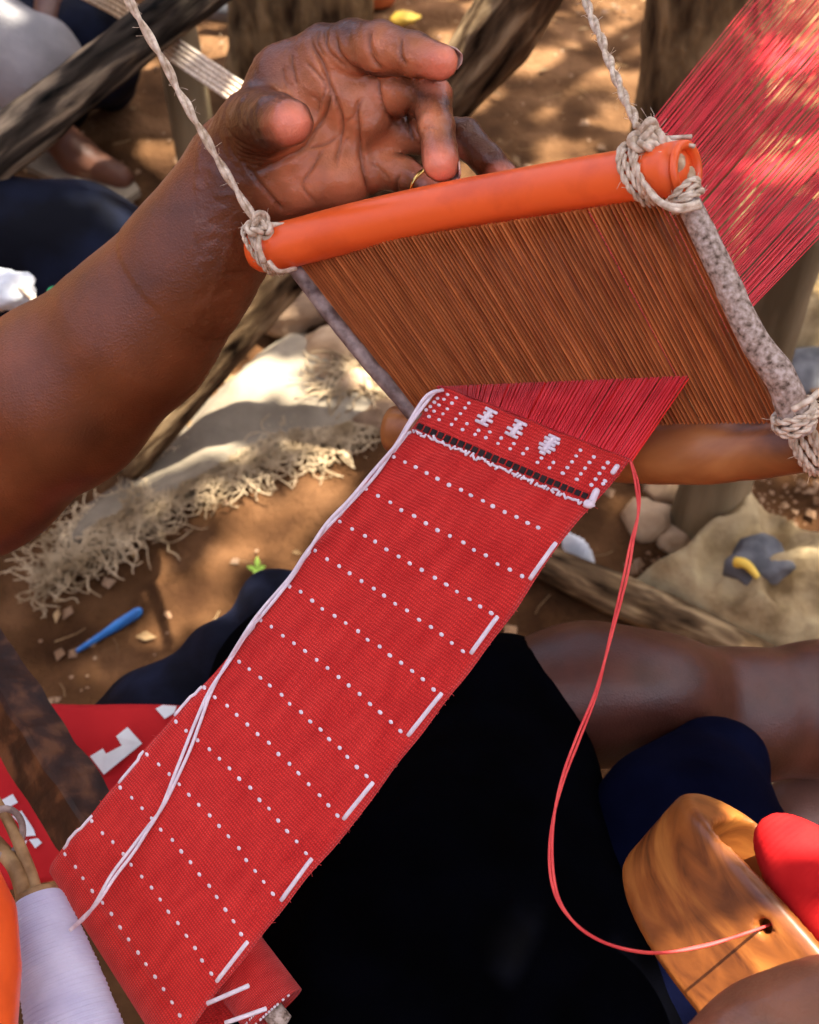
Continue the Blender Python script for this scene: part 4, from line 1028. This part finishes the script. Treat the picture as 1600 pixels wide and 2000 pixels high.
# where the eye of the shuttle sits on its near side
def ray_plane(x, y, p0, n): d = P(x, y, 1) - CAM; return CAM + d * (((p0 - CAM) @ n) / (d @ n))
hp = ray_plane(1512, 1790, S0c + ns_ * WS / 2, ns_) - S0c; hp = hp - nt_ * (hp @ nt_ + .0115); HOLE = (hp @ aS, hp @ nt_)
smin_c = np.array([S0c + aS * i + ns_ * j + nt_ * k for i in (-.01, LS + .01) for j in (-.04, .04) for k in (-.06, .01)])
v, f = surf_nets(shuttle_sdf, smin_c.min(0), smin_c.max(0), .0019)
v, _, f = subsurf(v, f)
shuttle = thing('weaving_shuttle', S0c + aS * LS / 2 - nt_ * HS, 'boat-shaped wooden shuttle holding red yarn at lower right', 'shuttle')
r_ = v - S0c; new_obj('shuttle_body', v, f, M['shuttle'], shuttle, uv=np.c_[r_ @ aS, r_ @ ns_ * .8 + r_ @ nt_])
pc0 = S0c + aS * .034 + nt_ * .008; pc1 = S0c + aS * .160 + nt_ * .008
nn2 = 160; path = np.linspace(pc0, pc1, nn2)
rr = .0210 * np.sqrt(np.clip(1 - (np.abs(np.linspace(-1, 1, nn2)) ** 2.6) * .93, 0, 1)) + .00010 * np.sin(np.linspace(0, 1, nn2) * 320)
def wind(u, a): return 1 + .004 * np.sin(u * 300 + a) + .010 * noise3(np.stack([u * 30, np.cos(a) * 2, np.sin(a) * 2], -1), 4)
o = build(MB().tube(path, rr, 32, bump=wind), 'yarn_winding', M['pirn'], shuttle)
th_px = [(1232, 900), (1244, 945), (1247, 1000), (1234, 1062), (1222, 1125), (1195, 1235), (1165, 1350), (1130, 1440), (1100, 1520), (1081, 1600), (1076, 1680), (1087, 1748), (1117, 1797), (1162, 1832), (1222, 1854), (1290, 1861), (1368, 1849), (1446, 1820), (1512, 1790)]
dth = np.interp(np.arange(len(th_px)), [0, 2, 8, 14, 16, len(th_px) - 1], [.513, .51, .50, .475, .47, 0])
hp_d = to_px((S0c + hp)[None])[2][0]
dth = np.interp(np.arange(len(th_px)), [0, 2, 8, 14, 17, len(th_px) - 1], [.513, .51, .50, hp_d - .028, hp_d - .008, hp_d + .004])
mb = MB()
for k in range(2):
    pts = []
    for i, (a, d) in enumerate(zip(th_px, dth)):
        w = 3.6 * math.sin(i * .95 + 1.1) * (1 if k else -1) * (0 if i in (0, len(th_px) - 1) else 1)
        pts.append(P(a[0] + w * .9, a[1] + w * .35, d + .0006 * k))
    hx_, hy_, hd_ = [float(q_[0]) for q_ in to_px((S0c + hp)[None])]
    pts[-1] = S0c + hp - ns_ * .006; pts[-2] = P(hx_ - 62, hy_ + 21, hd_ - .010)
    mb.tube(smooth_path(pts, 160), .00058, 6)
tag(build(mb, 'red_thread', M['red_thread']), 'loose loop of red thread hanging from cloth edge to the shuttle', 'thread')
# white thread along the left edge of the cloth
wt_px = [(868, 764), (848, 768), (830, 783), (802, 824), (776, 868), (736, 924), (690, 974), (641, 1024), (602, 1078), (572, 1128), (521, 1190), (489, 1228), (450, 1292), (415, 1350), (391, 1408), (371, 1460), (350, 1510), (321, 1575), (290, 1621), (255, 1666), (221, 1711), (191, 1760), (166, 1790), (138, 1816)]
sp_top, sp_bot = P(72, 1748, .545), P(160, 2070, .515)
mb = MB()
for k in range(2):
    pts = []
    for i, a in enumerate(wt_px):
        w = 4.2 * math.sin(i * .7 + .6) * (1 if k else -1); w = 0 if i in (0, len(wt_px) - 1) else w
        x, y = a[0] + w, a[1] + w * .4
        c0, n_ = on_cloth(x, y, .0013 + .0006 * k)
        if c0 is None: c0 = P(x, y, float(np.interp(y, [760, 1700, 1830], [.554, .582, .524])))
        e_ = len(wt_px) - i
        if e_ in (3, 4, 5): c0 = P(x, y, to_px(on_cloth(x, y)[0][None])[2][0] - {5: .004, 4: .009, 3: .022}[e_])
        if e_ <= 2: c0 = P(x, y, [.550, .5215][2 - e_])
        pts.append(c0)
    mb.tube(smooth_path(pts, 200), .00085, 7)
tag(build(mb, 'white_thread', M['white_yarn']), 'doubled white thread running from spool up the left edge of the strip', 'thread')
spool = thing('thread_spool', sp_bot, 'white thread wound on a tapered spool in the lower left corner', 'spool')
nn2 = 220; path = np.linspace(sp_top, sp_bot, nn2); u = np.linspace(0, 1, nn2)
rr = np.interp(u, [0, .03, .10, .25, .5, 1], [.0085, .0108, .0118, .0140, .0168, .0205]) + .00022 * np.sin(u * 420)
def wind2(u, a): return 1 + .010 * np.sin(u * 190 + a * 1) + .012 * noise3(np.stack([u * 26, np.cos(a) * 1.5, np.sin(a) * 1.5], -1), 9)
build(MB().tube(path, rr, 40, bump=wind2), 'winding', M['spool_yarn'], spool)
ax = nrm(sp_top - sp_bot)
build(MB().tube([sp_top - ax * .003, sp_top + ax * .0008, sp_top + ax * .0016], [.0095, .0095, .0085], 24), 'end_cap', M['stick_tan'], spool)
build(MB().tube(smooth_path([sp_top - ax * .01, sp_top + ax * .01, P(22, 1615, .56), P(-10, 1560, .565)], 20), np.linspace(.0030, .0024, 20), 10), 'spindle', M['stick_tan'], spool)
cc = P(8, 1625, .556); th = np.linspace(0, 2 * math.pi, 36, endpoint=False)
build(MB().tube(cc + RT * (np.cos(th) * .0075)[:, None] + UP * (np.sin(th) * .0105)[:, None] + FW * (.003 * np.cos(th))[:, None], .0016, 8, cap=False, closed=True), 'wire_loop', M['stick_dark'], spool)
build(MB().tube(smooth_path([sp_top - ax * .008 - RT * .006, sp_top + ax * .012 - RT * .006, P(-15, 1640, .57)], 14), .0038, 10), 'spindle', M['stick_tan'], spool)
oc = P(-95, 1890, .475)
mb = MB(); nn2 = 40; u = np.linspace(0, 1, nn2)
path = np.linspace(P(-120, 1560, .50), P(-75, 2180, .45), nn2)
mb.tube(path, np.interp(u, [0, .08, .2, .4, .6, .8, .95, 1], [.008, .012, .0175, .0255, .0262, .022, .012, .006]), 36, bump=lambda u, a: 1 + .02 * noise3(np.stack([u * 5, np.cos(a), np.sin(a)], -1), 2))
tag(build(mb, 'orange_bobbin', M['orange']), 'smooth bright orange rounded bobbin cut off by the left edge', 'bobbin')

# squared loom post and the red lettered cloth behind it
pa, pb = P(-150, 1124, .84), P(200, 1661, .74); ax = nrm(pb - pa)
e1 = nrm(np.cross(ax, FW)); e1 = e1 if e1 @ RT > 0 else -e1; e2 = nrm(np.cross(ax, e1)); e2 = e2 if e2 @ FW < 0 else -e2
ang = math.radians(28); f1 = e1 * math.cos(ang) + e2 * math.sin(ang); f2 = -e1 * math.sin(ang) + e2 * math.cos(ang)
prof = [(-1, -1), (-.9, 1 - .12), (-.84, 1), (.86, 1), (1, .86), (1, -1)]
rings = 40; pv = []
for i in range(rings):
    c0 = pa + (pb - pa) * i / (rings - 1)
    for (x, y) in prof: pv.append(c0 + f1 * (x * .0165 + .0012 * noise3(np.array([i * .4, x, y]), 2)) + f2 * (y * .0155 + .001 * noise3(np.array([i * .5, y, x]), 3)))
k = len(prof); pf = [(i * k + j, i * k + (j + 1) % k, (i + 1) * k + (j + 1) % k, (i + 1) * k + j) for i in range(rings - 1) for j in range(k)] + [tuple(range(k)), tuple(reversed([(rings - 1) * k + j for j in range(k)]))]
tag(new_obj('loom_post', pv, pf, M['post_wood'], smooth=False), 'squared brown wooden loom post leaning in from the left edge', 'post')
flag = thing('lettered_cloth', P(150, 1560, .86), 'red cloth with white block letters tucked behind the brown loom post', 'cloth')
cor = [P(-120, 1370, .90), P(372, 1379, .89), P(300, 1700, .82), P(-140, 1760, .82)]
def flag_pt(u, w):
    p = (cor[0] * (1 - u) + cor[1] * u) * (1 - w) + (cor[3] * (1 - u) + cor[2] * u) * w
    return p + FW * (.006 * math.sin(u * 9 + w * 3) + .004 * math.sin(w * 11 + u * 4))
fv = [flag_pt(i / 40, j / 24) for i in range(41) for j in range(25)]
ff = [(i * 25 + j, i * 25 + j + 1, (i + 1) * 25 + j + 1, (i + 1) * 25 + j) for i in range(40) for j in range(24)]
M['flag_red'] = mat('flag_red', (0.40, 0.010, 0.014), (0.52, 0.018, 0.02), 12, 0.8, 0.3, 500, 0.15, bdist=0.0006)
o = new_obj('fabric', fv, ff, M['flag_red'], flag); md = o.modifiers.new('t', 'SOLIDIFY'); md.thickness = .0012
fb = BVHTree.FromPolygons([Vector(p) for p in fv], ff)
def letter(poly):
    top, bot = [], []
    for x, y in poly:
        d = nrm(P(x, y, 1) - CAM); h = fb.ray_cast(Vector(CAM), Vector(d))
        if h[0] is None: return
        top.append(np.array(h[0]) - d * .0022); bot.append(np.array(h[0]) - d * .0004)
    k = len(poly); new_obj('white_letter', top + bot, [tuple(range(k))] + [(i, (i + 1) % k, k + (i + 1) % k, k + i) for i in range(k)], M['white'], flag, smooth=False)
for poly in ([(176, 1477), (201, 1462), (207, 1472), (238, 1456), (227, 1438), (249, 1420), (278, 1452), (203, 1513)], [(304, 1384), (318, 1377), (345, 1379), (341, 1392), (322, 1404)],
             [(-25, 1578), (25, 1551), (35, 1567), (-15, 1595)], [(24, 1594), (42, 1583), (66, 1620), (70, 1632), (42, 1634), (38, 1608)], [(38, 1650), (54, 1640), (42, 1664)], [(57, 1640), (74, 1637), (82, 1646), (69, 1657)]):
    letter(poly)

# ================================================================== things on the ground
def rock(px, py, r, seed, m, label, flat=.7, z=0.0, group='stones on the ground'):
    c0 = G(px, py) + np.array([0, 0, r * flat * .55 + z])
    o = build(MB().ball(c0, (r, r * .85, r * flat), 20, 14, rough=.22, seed=seed, freq=1.4), 'stone', M[m], origin=(c0[0], c0[1], 0))
    return tag(o, label, 'stone', group)
rock(565, 620, .062, 1, 'stone', 'large brown stone just below the left end of the orange tube', .6)
rock(650, 700, .045, 2, 'stone_tan', 'tan stone between brown stone and the thin side stick', .7)
rock(640, 745, .026, 3, 'stone_tan', 'small tan stone at the corner of the grey sheet', .7)
rock(700, 770, .034, 4, 'stone_tan', 'pale stone partly hidden by the thin side stick', .7)
rock(745, 830, .036, 5, 'stone', 'brown stone against the left edge of the red strip', .6)
rock(1262, 1030, .034, 6, 'stone_tan', 'pale stone beside the red thread, left of the short post', .8)
rock(1318, 1062, .024, 7, 'stone_tan', 'smaller stone at the foot of the short pale post', .8)
rock(1295, 965, .026, 8, 'stone_tan', 'stone lying right under the wooden bottom bar', .7)
rock(1345, 1075, .014, 9, 'stone', 'little dark stone in front of the short pale post', .8)

def heap(name, poly, hgt, folds, m, label, cat, seed, step=.010, edge=.03):
    """a cloth or sack lying in folds: its outline on the ground, its relief by height"""
    pg = np.array([G(x, y)[:2] for x, y in poly]); pg = smooth_path(np.c_[np.vstack([pg, pg[:1]]), np.zeros(len(pg) + 1)], 120)[:-1, :2]
    lo, hi = pg.min(0), pg.max(0); xs = np.arange(lo[0], hi[0] + step, step); ys = np.arange(lo[1], hi[1] + step, step)
    X, Y = np.meshgrid(xs, ys, indexing='ij'); pt = np.stack([X, Y], -1).reshape(-1, 2)
    ins = np.zeros(len(pt), bool); dist = np.full(len(pt), 1e9)
    for i in range(len(pg)):
        a, b = pg[i], pg[(i + 1) % len(pg)]; ba = b - a
        c_ = ((a[1] > pt[:, 1]) != (b[1] > pt[:, 1])) & (pt[:, 0] < ba[0] * (pt[:, 1] - a[1]) / (ba[1] + 1e-12) + a[0]); ins ^= c_
        t_ = np.clip(((pt - a) @ ba) / (ba @ ba + 1e-12), 0, 1); dist = np.minimum(dist, np.linalg.norm(pt - a - t_[:, None] * ba, axis=1))
    sd = np.where(ins, dist, -dist)
    k = np.clip(sd / edge, 0, 1); k = k * k * (3 - 2 * k)
    p3 = np.c_[pt, np.full(len(pt), seed * 3.1)]
    warp_ = p3 + .04 * np.stack([noise3(p3 * 9, seed), noise3(p3 * 9, seed + 1), 0 * pt[:, 0]], -1)
    rel = folds * np.clip(1 - np.abs(fbm(warp_ * 5.5, 2, seed)) * 1.3, 0, 1) ** 2.2 + folds * .35 * np.clip(1 - np.abs(fbm(warp_ * 15, 2, seed + 2)), 0, 1) ** 2 + folds * .12 * fbm(p3 * 30, 3, seed + 4)
    z = .006 + k * (hgt(pt) + rel)
    keep = sd > -step * .9; idx = -np.ones(len(pt), int); idx[keep] = np.arange(keep.sum())
    z = np.where(sd < 0, -.01, z)
    n0, n1 = len(xs), len(ys); I = idx.reshape(n0, n1)
    qd = np.stack([I[:-1, :-1], I[1:, :-1], I[1:, 1:], I[:-1, 1:]], -1).reshape(-1, 4); qd = qd[(qd >= 0).all(1)]
    return tag(new_obj(name, np.c_[pt, z][keep], qd, M[m]), label, cat)
gs = lambda x, y: G(x, y)[:2]
sheet = heap('ground_sheet', [(600, 655), (660, 700), (720, 770), (800, 830), (740, 850), (640, 880), (520, 905), (420, 960), (300, 1020), (180, 1080), (120, 1100), (150, 1010), (320, 880), (400, 790), (500, 700), (560, 660)],
             lambda p: .012 + 0 * p[:, 0], .012, 'sheet', 'dusty grey sheet with frayed edge spread on the ground below the arm', 'sheet', 3, step=.008)
pk = gs(1445, 1010)
heap('cream_sack', [(1440, 985), (1500, 1060), (1600, 1110), (1720, 1150), (1740, 1300), (1560, 1290), (1420, 1290), (1320, 1230), (1225, 1150), (1300, 1110), (1370, 1050)],
     lambda p: .03 * np.exp(-((p - gs(1480, 1110)) ** 2).sum(1) / .02) + .006, .055, 'sack', 'crumpled cream sack on the ground right of the red thread', 'sack', 5, step=.006)
heap('cream_sack', [(1500, 510), (1600, 540), (1720, 570), (1720, 670), (1600, 690), (1510, 700), (1440, 650), (1450, 560)],
     lambda p: .05 + 0 * p[:, 0], .022, 'sack', 'pale sack at the right edge just below the red warp', 'sack', 6, step=.010)
heap('dark_heap', [(1510, 690), (1620, 680), (1720, 700), (1700, 790), (1600, 770), (1530, 760)], lambda p: .012 + 0 * p[:, 0], .015, 'slate', 'dark low heap at the right edge under the pale sack', 'rag', 7, step=.010)  # dark low folds laid along the sack's lower side
c0 = G(1482, 1100, .085); tag(build(MB().ball(c0, (.040, .032, .022), 18, 12, rough=.35, seed=4, freq=2), 'cloth_knot', M['slate']), 'grey knot of cloth lying on the cream sack', 'knot')
c0 = G(1437, 1098, .10); tag(build(MB().tube(smooth_path([c0, c0 + [.010, -.008, .006], c0 + [.022, -.022, 0]], 8), np.linspace(.007, .004, 8), 8), 'yellow_scrap', M['yellow']), 'bright yellow scrap beside the grey knot on the sack', 'scrap')
# fringe of yarn ends along the lower edge of the sheet
mb = MB(); fr = np.array([G(x, y) for x, y in ((95, 1150), (160, 1080), (240, 1040), (330, 985), (430, 930), (520, 905), (600, 880), (680, 850), (760, 815), (820, 800))])
frp = smooth_path(fr, 300)
for i in range(1150):
    k_ = rng.integers(0, 300); wd = np.interp(k_ / 300, [0, .25, .6, 1], [.013, .022, .013, .014]); b_ = frp[k_] + np.array([rng.normal() * wd * .7, rng.normal() * wd, .012 + .012 * rng.random()])
    th = rng.uniform(0, 6.28); pts = [b_]
    for j in range(5):
        th += rng.normal() * .9; pts.append(pts[-1] + np.array([math.cos(th), math.sin(th), 0]) * .012 + [0, 0, rng.normal() * .005])
    pts = np.array(pts); pts[:, 2] = np.clip(pts[:, 2], .008, .022)
    mb.tube(smooth_path(pts, 9), .0008 + .0005 * rng.random(), 4)
for i in range(60):
    b_ = G(rng.uniform(660, 740), rng.uniform(735, 790)) + [0, 0, .03]; th = rng.uniform(2.5, 5.0); pts = [b_]
    for j in range(5): th += rng.normal() * .4; pts.append(pts[-1] + np.array([math.cos(th), math.sin(th), rng.normal() * .2]) * .014)
    mb.tube(smooth_path(np.array(pts), 9), .0013, 5)
o = build(mb, 'yarn_fringe', M['fringe']); o['kind'] = 'stuff'; o['label'] = 'tangled cream yarn ends along the edge of the grey sheet'; o['category'] = 'fringe'
# pen, leaf, scraps
a, b = G(150, 1272, .008), G(276, 1192, .010)
tag(build(MB().tube(smooth_path([a, a * .7 + b * .3, a * .35 + b * .65, b], 30), np.interp(np.linspace(0, 1, 30), [0, .08, .2, .45, .6, .95, 1], [.0030, .0040, .0048, .0062, .0085, .0088, .0060]), 14, flat=.6), 'blue_handle', M['blue']), 'blue plastic handle lying on the bare earth', 'plastic handle')
c0 = G(503, 1112, .012); mb = MB()
for k_ in range(5):
    t_ = k_ * 1.257 + .4; d = np.array([math.cos(t_), math.sin(t_), .15]); s_ = np.array([-d[1], d[0], 0])
    d = d * (.6, 1.0, .75, .45, .9)[k_]
    mb.add([c0, c0 + d * .010 + s_ * .0040, c0 + d * .019, c0 + d * .010 - s_ * .0040, c0 + d * .010 + [0, 0, -.004]], [(0, 1, 2, 3), (0, 4, 1), (1, 4, 2), (2, 4, 3), (3, 4, 0)])
tag(build(mb, 'green_leaf', M['green'], smooth=False), 'small spiky bright green leaf on the ground', 'leaf')
heap('white_scrap', [(1085, 1050), (1110, 1045), (1140, 1075), (1165, 1105), (1140, 1112), (1100, 1090)], lambda p: .015 + 0 * p[:, 0], .015, 'white', 'crumpled white scrap right of the red strip', 'scrap', 9, step=.005, edge=.012)
# bundle of white cords behind the hand
root = thing('cord_bundle', P(400, 140, 1.05), 'bundle of straight white cords passing behind the dark pole to the hand', 'cord bundle')
for k_ in range(5):
    o_ = (k_ - 2) * 8.5
    build(MB().tube(smooth_path(PL([(120 + o_ * .5, -45 - o_, 1.22), (240 + o_ * .5, 15 - o_, 1.36), (320 + o_ * .55, 82 - o_, 1.34), (470 + o_ * .55, 185 - o_, 1.15), (560 + o_ * .5, 255 - o_, 1.05)]), 30), .0024, 7), 'cord', M['cord'], root)

# ================================================================== people behind
M['skin2'] = mat('skin2', (0.075, 0.030, 0.018), (0.13, 0.055, 0.033), 12, 0.5)
def sdf_obj(name, fn, lo, hi, h, m, parent=None, **k):
    v, f = surf_nets(fn, lo, hi, h); v, _, f = subsurf(v, f); return new_obj(name, v, f, M[m], parent, **k)
def cw(p, pts, k=.02):
    d = None
    for a, b in zip(pts[:-1], pts[1:]):
        s_ = seg_d(p, np.array(a[:3]), np.array(b[:3]), a[3], b[3]); d = s_ if d is None else smin(d, s_, k)
    return d
# person on a low seat in grey shorts and sandals
f0 = G(140, 335); per = thing('person', f0, 'person in pale grey shorts and sandals at the upper left edge', 'person')
K1, K2 = P(72, 122, 1.72), P(-70, 150, 1.70); A1 = f0 + [-.03, .02, .08]; A2 = f0 + [-.34, .02, .08]; H1 = P(-260, 40, 1.80)
def legs(p):
    d = None
    for K_, A_ in ((K1, A1), (K2, A2)):
        m_ = (K_ * .6 + A_ * .4) + np.array([0, .02, 0]); t_ = nrm([.85, -.5, 0])
        e = cw(p, [(*H1, .09), (*K_, .050), (*m_, .050), (*A_, .030)]); e = smin(e, cw(p, [(*A_, .032), (*(A_ + t_ * .06 - [0, 0, .045]), .030), (*(A_ + t_ * .15 - [0, 0, .055]), .022)]), .02)
        d = e if d is None else smin(d, e, .01)
    return d
sdf_obj('body', legs, (-1.30, 1.1, -.02), (-.30, 2.1, .75), .010, 'skin2', per)
def shorts2(p):
    d = cw(p, [(*H1, .13), (*(K1 + np.array([-.06, 0, .01])), .074), (*(K1 + np.array([-.005, -.005, 0])), .070)]); d = smin(d, cw(p, [(*H1, .13), (*(K2 + np.array([-.04, 0, .01])), .076)]), .03)
    return d + .006 * fbm(p * [14, 14, 9], 3, 2)
sdf_obj('shorts', shorts2, (-1.30, 1.1, .1), (-.30, 2.1, .75), .010, 'grey_cloth', per)
for base in (f0 + np.array([.02, -.03, .006]), f0 + np.array([-.29, -.03, .006])):
    dv_ = nrm([.85, -.5, 0]); sd_ = np.array([-dv_[1], dv_[0], 0])
    mb = MB(); pts = [base + dv_ * (t_ * .12) + sd_ * (w_ * (.040 - .010 * t_ * t_)) for t_, w_ in ((-1, -.6), (-.9, -.9), (0, -.85), (.7, -1), (1, -.5), (1, .5), (.7, 1), (0, .85), (-.9, .9), (-1, .6))]
    k = len(pts); mb.add(pts + [p_ + np.array([0, 0, .014]) for p_ in pts], [tuple(range(k)), tuple(range(2 * k - 1, k - 1, -1))] + [(i, (i + 1) % k, k + (i + 1) % k, k + i) for i in range(k)])
    build(mb, 'sandal', M['sheet'], per, smooth=False)
# person in dark navy trousers and purple shirt
s0_ = G(235, 190); per = thing('person', s0_, 'person seated in dark navy trousers and purple shirt at the top left corner', 'person')
def tr(p):
    d = chain(p, [(-60, 60, 2.20, 110), (90, 95, 2.12, 95), (185, 70, 2.05, 70), (205, 130, 2.10, 60), (222, 168, 2.20, 45)], .03)
    return smin(d, chain(p, [(-60, 60, 2.20, 110), (100, 150, 2.06, 75), (125, 215, 2.16, 45)], .03), .03) + .008 * fbm(p * 11, 3, 4)
sdf_obj('trousers', tr, (-1.1, 1.6, -.02), (-.35, 2.5, .8), .010, 'jeans', per)
sdf_obj('shirt', lambda p: chain(p, [(20, -10, 2.22, 82), (0, -260, 2.25, 100)]) + .01 * fbm(p * 9, 3, 5), (-1.1, 1.7, .1), (-.4, 2.8, 1.1), .014, 'purple', per)
def bd(p):
    d = chain(p, [(0, -180, 2.25, 80), (0, -330, 2.25, 40), (0, -430, 2.24, 85)], .02)
    d = smin(d, chain(p, [(60, -200, 2.2, 45), (110, -60, 2.08, 38), (86, 84, 1.98, 26)], .02), .02)
    return d
sdf_obj('body', bd, (-1.1, 1.6, .1), (-.3, 2.9, 1.3), .012, 'skin2', per)
# neighbour's leg in jeans
per = thing('person', P(-100, 600, 1.25) * [1, 1, 0], 'person in dark blue jeans sitting to the left of the arm', 'person')
def jl(p):
    d = chain(p, [(-420, 480, 1.18, 190), (-150, 470, 1.22, 165), (150, 515, 1.27, 140), (300, 575, 1.30, 120)], .03)
    d = smin(d, chain(p, [(-200, 640, 1.25, 170), (100, 610, 1.30, 120), (200, 600, 1.32, 100)], .03), .03)
    return d + .006 * fbm(p * 10, 3, 12) + .004 * np.sin(p @ np.array([30., 50, 10]) + 2 * fbm(p * 6, 2, 5)) * .6
sdf_obj('jeans', jl, (-.85, .55, .2), (-.08, 1.3, .9), .009, 'jeans', per)
o = tag(build(MB().ball(P(12, 565, 1.10), (.026, .022, .016), 18, 12, rough=.3, seed=8), 'pale_rag', M['white']), 'pale rag with a loop of string on the jeans at left', 'rag')
tag(build(MB().tube(smooth_path(PL([(40, 560, 1.09), (66, 585, 1.085), (58, 608, 1.08), (85, 598, 1.08), (110, 580, 1.08)]), 24), .0035, 7), 'string', M['cord']), 'loop of cream string beside the pale rag', 'string')
M['green_band'] = mat('green_band', (0.02, 0.22, 0.09), (0.04, 0.30, 0.13), 20, 0.6)
th = np.linspace(0, 2 * math.pi, 24, endpoint=False); cc = P(108, 573, 1.085)
tag(build(MB().tube(cc + RT * (np.cos(th) * .006)[:, None] + UP * (np.sin(th) * .005)[:, None], .0018, 7, cap=False, closed=True), 'green_band', M['green_band']), 'small green plastic ring by the loop of string', 'ring')
# bucket and other odds and ends at the top edge
bk = G(735, 60) + np.array([0, .12, 0]); root = thing('paint_bucket', bk, 'orange bucket with white rim at the top edge', 'bucket')
build(MB().tube([bk, bk + [0, 0, .02], bk + [0, 0, .10]], [.036, .040, .046], 24), 'pail', M['orange_paint'], root)
build(MB().tube([bk + [0, 0, .10], bk + [0, 0, .12], bk + [0, 0, .17]], [.0475, .048, .050], 24), 'rim', M['white'], root)
c0 = G(790, 35, .015); tag(build(MB().ball(c0, (.028, .022, .010), 14, 8, rough=.3, seed=3), 'yellow_leaf', M['yellow']), 'pale yellow leaf on the ground right of the bucket', 'leaf')
c0 = G(455, 45); tag(build(MB().tube(smooth_path([c0 + [-.05, -.01, .03], c0 + [0, -.02, .035], c0 + [.04, .02, .05], c0 + [.06, .07, .07]], 16), np.linspace(.02, .032, 16), 14, flat=.6), 'old_shoe', M['slate']), 'dark worn shoe on the ground beside the tree above the hand', 'shoe')
c0 = P(1545, 1490, 1.12)
tag(build(MB().ball(c0, (.062, .045, .016), 24, 10, rough=.10, seed=5), 'pale_slab', M['sack']), 'pale speckled slab between bare knee and foot', 'slab')
c0 = P(1440, 1975, .90)
tag(build(MB().ball(c0, (.05, .04, .02), 24, 10, rough=.15, seed=6), 'pale_slab', M['sheet']), 'grey slab showing below the wooden shuttle', 'slab')
for o in bpy.data.objects:
    if '_w' in o: del o['_w']
